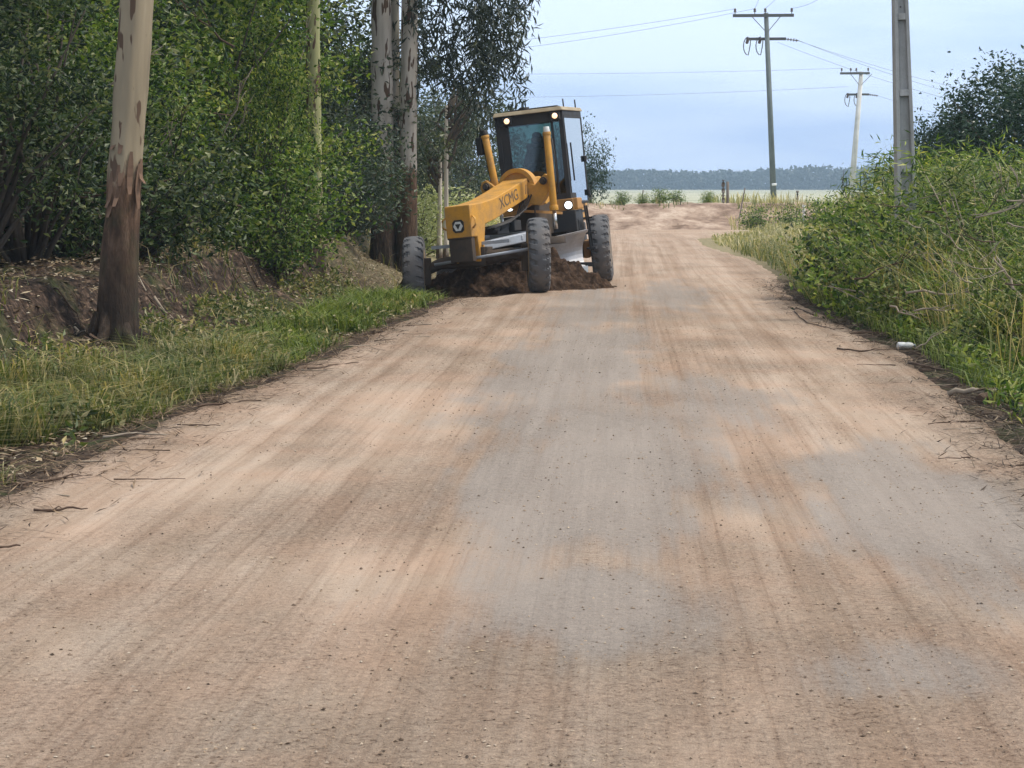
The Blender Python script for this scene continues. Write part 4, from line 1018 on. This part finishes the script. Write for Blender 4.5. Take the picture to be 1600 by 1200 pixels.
b.lathe([(.0, .34), (.10, .38), (.16, .42), (.185, .455), (.19, .42)], 40)
for k in range(10): b.cyl((.0, math.cos(k*.628)*.2, math.sin(k*.628)*.2), (.03, math.cos(k*.628)*.2, math.sin(k*.628)*.2), .016, seg=6)
bmesh.ops.recalc_face_normals(b.b, faces=b.b.faces); rm = bpy.data.meshes.new('rim'); b.b.to_mesh(rm); b.b.free(); rm.materials.append(m_rim)
def wheel(M_, flip):
    wv = empty('wheel', (0, 0, 0)); wv.parent = gr; wv.matrix_local = M_ @ (Matrix.Rotation(math.pi, 4, 'Z') if flip else Matrix())
    for nm, me in (('tyre', tm), ('rim', rm)):
        c_ = bpy.data.objects.new(nm, me); C.objects.link(c_); c_.parent = wv
wheel(Matrix.Translation(ar) @ Matrix.Rotation(R(2.5), 4, 'Z') @ Matrix.Rotation(R(-1.5), 4, 'Y'), False)
wheel(Matrix.Translation(al) @ Matrix.Rotation(R(-1), 4, 'Z') @ Matrix.Rotation(R(-2), 4, 'Y') @ Matrix.Rotation(.3, 4, 'X'), True)
for s in (-1, 1):
    for yy in (1.0, 2.56):
        wheel(MW @ Matrix.Translation((s*1.06, yy, .685)) @ Matrix.Rotation(yy*.7, 4, 'X'), s < 0)
    MB().box((s*.78, 1.78, .70), (.14, 1.9, .34)).build('tandem_case', m_yel2, gr, MW, bevel=.03)
# rear frame, hood
MB().box((0, 1.9, 1.05), (.95, 4.2, .42)).cyl((-.7, 1.78, .7), (.7, 1.78, .7), .16).build('rear_frame', m_blk, gr, MR, bevel=.02)
MB().box((0, .25, 1.33), (1.45, 1.5, .42)).box((.62, .0, 1.10), (.26, .5, .5)).box((-.55, .0, 1.1), (.3, .5, .45)).build('under_cab_frame', m_blk, gr, MR, bevel=.02)
MB().box((0, .38, 1.66), (1.56, 1.62, .22)).box((.45, -.43, 1.64), (.5, .04, .26)).build('platform', m_yel2, gr, MR, bevel=.015)
b = MB()
for zz in (.75, 1.05, 1.35): b.box((.92, .05, zz), (.18, .42, .04))
b.bar((.92, -.16, .7), (.88, -.16, 1.6), .035).bar((.92, .26, .7), (.88, .26, 1.6), .035).build('step_ladder', m_blk, gr, MR)
hood = MB().prism([(1.35, 1.3), (4.1, 1.3), (4.1, 2.0), (3.6, 2.15), (1.35, 2.3)], -.55, .55).build('engine_hood', m_yel, gr, MR, bevel=.05)
MB().cyl((.3, 2.4, 2.2), (.3, 2.4, 2.9), .06).build('exhaust_pipe', m_blk, gr, MR)
for zz in range(6): MB().box((.558, 2.7, 1.5+.09*zz), (.012, 1.4, .04)).build('hood_grille', m_blk, hood, MR)
# cab
cz0, cz1 = 1.76, 3.50
yf, yb_ = -.38, 1.25; wf, wb = .63, .84
cab = MB()
def post_(x0, y0, x1, y1, w_, d2, z0=cz0, z1=cz1): cab.solid([(x0-w_/2, y0-d2/2, z0), (x0+w_/2, y0-d2/2, z0), (x0+w_/2, y0+d2/2, z0), (x0-w_/2, y0+d2/2, z0)], [(x1-w_/2, y1-d2/2, z1), (x1+w_/2, y1-d2/2, z1), (x1+w_/2, y1+d2/2, z1), (x1-w_/2, y1+d2/2, z1)])
for s in (-1, 1):
    post_(s*(wf-.01), yf, s*wf, yf+.03, .09, .11)
    post_(s*(wf-.19), yf-.005, s*(wf-.19), yf+.02, .045, .06)
    post_(s*(wb-.04), yb_, s*(wb-.05), yb_, .09, .11)
    cab.bar((s*wf, yf+.02, cz1-.05), (s*wb, yb_, cz1-.05), .08, .10)
    cab.bar((s*wf, yf, cz0+.06), (s*(wb-.02), yb_, cz0+.06), .08, .12)
cab.bar((-wf, yf, cz1-.10), (wf, yf, cz1-.10), .08, .20); cab.bar((-wf, yf, cz0+.05), (wf, yf, cz0+.05), .08, .14)
cab.bar((-wb, yb_, cz1-.08), (wb, yb_, cz1-.08), .08, .16); cab.box((0, yb_, cz0+.3), (wb*2-.1, .06, .66))
cab.box((0, .43, cz0+.01), (1.3, 1.6, .05))
cab.box((-wf+.10, yf-.005, (cz0+cz1)/2), (.16, .02, cz1-cz0-.1))
cabo = cab.build('cab', m_blk, gr, MR, bevel=.015)
rf = MB().solid([(-wf-.06, yf-.16, cz1), (wf+.06, yf-.16, cz1), (wb+.07, yb_+.1, cz1), (-wb-.07, yb_+.1, cz1)], [(-wf-.03, yf-.12, cz1+.075), (wf+.03, yf-.12, cz1+.075), (wb+.04, yb_+.08, cz1+.075), (-wb-.04, yb_+.08, cz1+.075)]).build('roof', painted('roof_cream', (.42, .34, .22), rough=.6), cabo, MR, bevel=.012)
MB().box((.05, .5, cz1+.10), (1.0, 1.0, .05)).cyl((-.1, -.1, cz1+.07), (-.1, -.1, cz1+.15), .10, seg=20).build('roof_hatch', m_blk, cabo, MR, bevel=.01)
for x_, y_ in ((.66, .1), (.80, 1.1)): MB().cyl((x_, y_, cz1+.05), (x_, y_, cz1+.24), .014, seg=8).build('antenna', m_blk, cabo, MR)
MB().solid([(-wf+.04, yf-.02, cz0+.1), (wf-.04, yf-.02, cz0+.1), (wf-.04, yf-.01, cz0+.1), (-wf+.04, yf-.01, cz0+.1)], [(-wf+.04, yf+.0, cz1-.2), (wf-.04, yf+.0, cz1-.2), (wf-.04, yf+.01, cz1-.2), (-wf+.04, yf+.01, cz1-.2)]).build('windshield', m_glass, cabo, MR)
MB().box((0, yb_, (cz0+.63+cz1-.16)/2), (wb*2-.2, .008, cz1-.16-cz0-.63)).build('rear_window', m_glass, cabo, MR)
for s in (-1, 1):
    a0 = Vector((s*wf, yf+.08, 0)); a1 = Vector((s*(wb-.01), yb_-.06, 0)); e_ = Vector((s*.012, 0, 0))
    if s > 0:
        b = MB()      # door frame with rounded lower part
        for (p_, q_) in (((0, .10), (0, .97)), ((.92, .02), (1.0, .97)), ((0, .97), (1, .97)), ((0, .10), (.25, .02)), ((.25, .02), (.92, .02))):
            A_ = lambda t: a0.lerp(a1, t[0])+Vector((.03, 0, cz0-.12+(cz1-cz0+.05)*t[1]))
            b.bar(A_(p_), A_(q_), .05, .05)
        dr = b.build('door', m_blk, cabo, MR, bevel=.01)
        MB().bar(a0.lerp(a1, .12)+Vector((.085, 0, cz0+.35)), a0.lerp(a1, .12)+Vector((.085, 0, cz0+1.1)), .03).build('grab_rail', m_blk, cabo, MR)
        hd_ = MB().box(a0.lerp(a1, .93)+Vector((.07, 0, cz0+.78)), (.05, .10, .12)).box(a0.lerp(a1, .93)+Vector((.07, 0, cz0+.1)), (.05, .10, .12)).build('door_hinge', m_blk, cabo, MR, bevel=.01)
        zt, zb2 = cz1-.1, cz0-.06
        MB().solid([a0.lerp(a1, .04)+Vector((.035, 0, zb2+.16)), a0.lerp(a1, .22)+Vector((.035, 0, zb2+.02)), a0.lerp(a1, .93)+Vector((.035, 0, zb2)), a0.lerp(a1, .97)+Vector((.035, 0, zt)), a0.lerp(a1, .04)+Vector((.035, 0, zt))],
                   [a0.lerp(a1, .04)+Vector((.043, 0, zb2+.16)), a0.lerp(a1, .22)+Vector((.043, 0, zb2+.02)), a0.lerp(a1, .93)+Vector((.043, 0, zb2)), a0.lerp(a1, .97)+Vector((.043, 0, zt)), a0.lerp(a1, .04)+Vector((.043, 0, zt))]).build('side_window', m_glass2, cabo, MR)
    else:
        MB().solid([a0+Vector((0, 0, cz0+.1)), a1+Vector((0, 0, cz0+.1)), a1+Vector((.01, 0, cz0+.1)), a0+Vector((.01, 0, cz0+.1))], [a0+Vector((0, 0, cz1-.1)), a1+Vector((0, 0, cz1-.1)), a1+Vector((.01, 0, cz1-.1)), a0+Vector((.01, 0, cz1-.1))]).build('side_window', m_glass, cabo, MR)
for x_ in (-.42, .53):
    h_ = MB().box((x_, yf-.12, cz1-.10), (.19, .09, .15)).build('work_light', m_blk, cabo, MR, bevel=.015)
    MB().box((x_, yf-.172, cz1-.10), (.15, .012, .11)).build('lens', m_lampo, h_, MR) if False else None
    MB().lathe([(0, .0001), (.004, .042), (.012, .054), (.016, .054)], 20).build('work_light_lens', m_lampo, cabo, MR @ Matrix.Translation((x_, yf-.182, cz1-.10)) @ Matrix.Rotation(R(90), 4, 'Z'))
for x_, zz, yv in ((.60, 1.64, -.50), (-.42, 1.72, -1.6)):
    MB().cyl((x_, yv+.12, zz), (x_, yv, zz), .06, .092, seg=24).build('headlight', m_blk, gr, MR)
    MB().lathe([(0, .0001), (.02, .055), (.03, .074), (.034, .074)], 24).build('headlight_lens', m_lampw, gr, MR @ Matrix.Translation((x_, yv-.03, zz)) @ Matrix.Rotation(R(90), 4, 'Z'))
MB().bar((-.42, -1.5, 1.66), (.5, -.9, 1.5), .05).build('lamp_bracket', m_yel2, gr, MR)
# cab interior
m_seat = painted('seat_fabric', (.03, .03, .033), rough=.9)
MB().box((0, .62, 2.18), (.5, .5, .14)).box((0, .88, 2.58), (.5, .13, .75)).box((0, .9, 3.0), (.28, .1, .16)).cyl((0, .62, 1.78), (0, .62, 2.12), .12).build('operator_seat', m_seat, cabo, MR, bevel=.03)
b = MB().box((0, -.02, 2.05), (.42, .3, .6), Matrix.Rotation(R(-12), 3, 'X'))
for s in (-1, 1):
    for k in range(4): b.cyl((s*(.10+.05*k), .12, 2.3), (s*(.12+.05*k), .16, 2.5), .012, seg=6).cyl((s*(.12+.05*k), .16, 2.5), (s*(.12+.05*k), .165, 2.54), .02, seg=8)
b.build('steering_console', m_seat, cabo, MR, bevel=.02)
b = MB(); pts = [(math.cos(k/16*6.2832)*.19, .12+math.sin(k/16*6.2832)*.17, 2.48+math.sin(k/16*6.2832)*.10) for k in range(17)]
b.tube(pts, .016, 8).cyl((0, .03, 2.3), (0, .12, 2.47), .03).bar((-.17, .12, 2.48), (.17, .12, 2.48), .03, .02)
b.build('steering_wheel', m_blk, cabo, MR)
# moldboard
bl0 = Vector((-1.35, 46.0, .10)); bl1 = Vector((1.46, 47.15, .70)); dirn = (bl1-bl0).normalized(); nrm = Vector((dirn.y, -dirn.x, 0)).normalized()
arc = []
for k in range(13):
    t = R(-58+116*k/12); arc.append((-.50*math.cos(t)+.50*math.cos(R(58)), .50*math.sin(t)*.86))
def blade(pts, name, m, parent, th=.03, l0=0., l1=1.):
    b = MB()
    A = bl0.lerp(bl1, l0)-P0; B_ = bl0.lerp(bl1, l1)-P0
    up_ = Vector((0, 0, 1))
    fr = [(x, z) for x, z in pts]; bk = [(x-th, z) for x, z in pts][::-1]
    poly = fr+bk
    return b.solid([A+nrm*x+up_*z for x, z in poly], [B_+nrm*x+up_*z for x, z in poly]).build(name, m, parent)
mo = blade(arc, 'moldboard', m_steel, gr)
blade([(.025, -.30), (.05, -.47)], 'cutting_edge', m_chrome, mo, .022)
blade([(.02, .36), (.035, .40)], 'top_rail', m_steel, mo, .09)
MB().box(bl1-P0+Vector((-.05, .15, -.28)), (.35, .12, .08)).build('slide_rail', m_blk, gr)
MB().bar(bl0.lerp(bl1, .4)-P0+Vector((0, .15, .1)), bl0.lerp(bl1, .4)-P0+Vector((-.1, .1, .5)), .2, .12).bar(bl0.lerp(bl1, .7)-P0+Vector((0, .15, .1)), bl0.lerp(bl1, .7)-P0+Vector((-.2, .1, .4)), .2, .12).build('blade_bracket', m_dkdirt, gr, bevel=.02)

# operator: one continuous skinned body
def person():
    o = empty('person', P0 + (MR @ Vector((0, .62, 1.8))))
    J = {'pelvis': (0, .68, 2.30, .15), 'belly': (0, .72, 2.48, .14), 'chest': (0, .73, 2.68, .17), 'neck': (0, .70, 2.86, .06), 'chin': (0, .66, 2.94, .075), 'head': (0, .66, 3.05, .105), 'crown': (0, .67, 3.13, .07)}
    for s, n_ in ((-1, 'r'), (1, 'l')):
        J['sh'+n_] = (s*.19, .71, 2.78, .075); J['el'+n_] = (s*.27, .50, 2.52, .05); J['wr'+n_] = (s*.18, .22, 2.52, .034); J['ha'+n_] = (s*.15, .14, 2.52, .035)
        J['hip'+n_] = (s*.10, .62, 2.28, .10); J['kn'+n_] = (s*.15, .22, 2.30, .07); J['an'+n_] = (s*.16, .12, 1.88, .045); J['ft'+n_] = (s*.16, -.04, 1.84, .04)
    E_ = [('pelvis', 'belly'), ('belly', 'chest'), ('chest', 'neck'), ('neck', 'chin'), ('chin', 'head'), ('head', 'crown')]
    for n_ in 'rl': E_ += [('chest', 'sh'+n_), ('sh'+n_, 'el'+n_), ('el'+n_, 'wr'+n_), ('wr'+n_, 'ha'+n_), ('pelvis', 'hip'+n_), ('hip'+n_, 'kn'+n_), ('kn'+n_, 'an'+n_), ('an'+n_, 'ft'+n_)]
    names = list(J); off = o.location-P0
    me = bpy.data.meshes.new('body'); me.from_pydata([(MR @ Vector(J[k][:3]))-off for k in names], [(names.index(a), names.index(b_)) for a, b_ in E_], [])
    bo_ = link('body', me, o, painted('work_clothes', (.035, .05, .075), rough=.85))
    sk = bo_.modifiers.new('skin', 'SKIN')
    for k, sv in zip(names, me.skin_vertices[0].data): sv.radius = (J[k][3], J[k][3]*(.85 if k in ('chest', 'belly', 'pelvis') else 1)); sv.use_root = (k == 'pelvis')
    bo_.modifiers.new('sub', 'SUBSURF').levels = 2; bo_.modifiers['sub'].render_levels = 2
    # face and cap
    hc = MR @ Vector((0, .655, 3.04))-off
    m_skin = painted('skin', (.30, .17, .11), (.25, .14, .09), .6, .2)
    b = MB(); bmesh.ops.create_uvsphere(b.b, u_segments=20, v_segments=14, radius=1, matrix=Matrix.Translation(hc) @ Matrix.Diagonal((.088, .10, .125, 1)))
    b.cyl(hc+Vector((0, -.10, -.01)), hc+Vector((0, -.125, -.03)), .014, .018, 8)
    for s in (-1, 1): b.box(hc+Vector((s*.09, 0, -.01)), (.02, .035, .06))
    b.build('face', m_skin, bo_)
    b = MB()
    for s in (-1, 1): b.cyl(hc+Vector((s*.032, -.088, .018)), hc+Vector((s*.032, -.10, .018)), .012, seg=8)
    b.box(hc+Vector((0, -.098, -.062)), (.045, .01, .01)).build('eyes_and_mouth', m_blk, bo_)
    b = MB(); bmesh.ops.create_uvsphere(b.b, u_segments=20, v_segments=10, radius=1, matrix=Matrix.Translation(hc+Vector((0, .005, .05))) @ Matrix.Diagonal((.098, .112, .085, 1)))
    b.box(hc+Vector((0, -.13, .05)), (.14, .12, .012)).build('cap', m_blk, bo_)
    for s in (-1, 1):
        w0 = MR @ Vector((s*.155, .16, 2.52))-off; b = MB()
        for k in range(4): b.tube([w0+Vector((s*(.024-.016*k), -.01, .01)), w0+Vector((s*(.024-.016*k), -.05, .022)), w0+Vector((s*(.024-.016*k), -.072+.004*k, 0)), w0+Vector((s*(.024-.016*k), -.055, -.018))], [.009, .009, .008, .006], 6)
        b.tube([w0+Vector((-s*.03, .01, 0)), w0+Vector((-s*.045, -.02, .01)), w0+Vector((-s*.04, -.045, 0))], [.010, .009, .007], 6)
        b.build('fingers', m_skin, bo_)
    tag(o, 'driver in dark work clothes and cap seated in the grader cab, hands on the wheel', 'person')
person()

# ---------------------------------------------------------------- windrow of scraped soil
hx_ = np.arange(-2.9, 2.5, .035); hy_ = np.arange(42.6, 49.2, .035)
HX, HYY = np.meshgrid(hx_, hy_)
def seg_h(a, b, ha, hb, slope):
    a = np.array(a); b = np.array(b); d_ = b-a; L2 = (d_**2).sum()
    t = np.clip(((HX-a[0])*d_[0]+(HYY-a[1])*d_[1])/L2, 0, 1)
    dist = np.sqrt((HX-a[0]-d_[0]*t)**2+(HYY-a[1]-d_[1]*t)**2)
    return ha+(hb-ha)*t - np.maximum(dist-.05, 0)*slope
base = gz(HX, HYY)
h = np.maximum.reduce([seg_h((-1.9, 45.0), (-.6, 45.3), .62, .72, .62), seg_h((-.6, 45.3), (.72, 46.1), .72, .70, .66), seg_h((.72, 46.1), (1.05, 46.35), .66, .50, .75), seg_h((-2.3, 44.3), (-1.0, 44.2), .15, .2, .4), seg_h((1.05, 46.35), (1.45, 46.55), .16, .03, .3)])
cl_ = fbm(HX*4, HYY*4, 201, 4); cl2 = fbm(HX*11, HYY*11, 203, 3)
h = h + (cl_-.5)*.42 + (cl2-.5)*.22
HZ = base + np.where(h > 0, h, h*.6-.01)
m_soil, nt, p = mat('turned_soil_shaded')  # dark brown soil, with the shadow under the machine put into its colour
ns = noise(nt, 7, 6, .7)
nt.links.new(ramp(nt, ns, [(.28, (.012, .008, .005)), (.45, (.036, .022, .014)), (.6, (.08, .05, .033)), (.78, (.19, .125, .085))]), p.inputs['Base Color']); p.inputs['Roughness'].default_value = .95; p.inputs['Specular IOR Level'].default_value = .1
bump(nt, p, ns, 1, .05)
tag(link('soil_windrow', np_mesh('soil_windrow', np.stack([HX.ravel(), HYY.ravel(), HZ.ravel()], 1), grid_faces(len(hx_), len(hy_)), True), None, m_soil), 'ridge of freshly scraped dark brown soil under the grader', 'soil', None, 'stuff')

# ---------------------------------------------------------------- haze: the air out to the far wood
HZD = .0004
hb = MB().box((0, 800, 24), (4600, 2100, 64)).build('haze', None)
m_h = bpy.data.materials.new('haze_air'); m_h.use_nodes = True; nt = m_h.node_tree
for n_ in list(nt.nodes): nt.nodes.remove(n_)
o_ = nt.nodes.new('ShaderNodeOutputMaterial'); pv = nt.nodes.new('ShaderNodeVolumePrincipled'); nt.links.new(pv.outputs[0], o_.inputs['Volume'])
pv.inputs['Color'].default_value = (.62, .82, 1, 1); pv.inputs['Density'].default_value = HZD; pv.inputs['Anisotropy'].default_value = .2
hb.data.materials.clear(); hb.data.materials.append(m_h); tag(hb, kind='stuff')
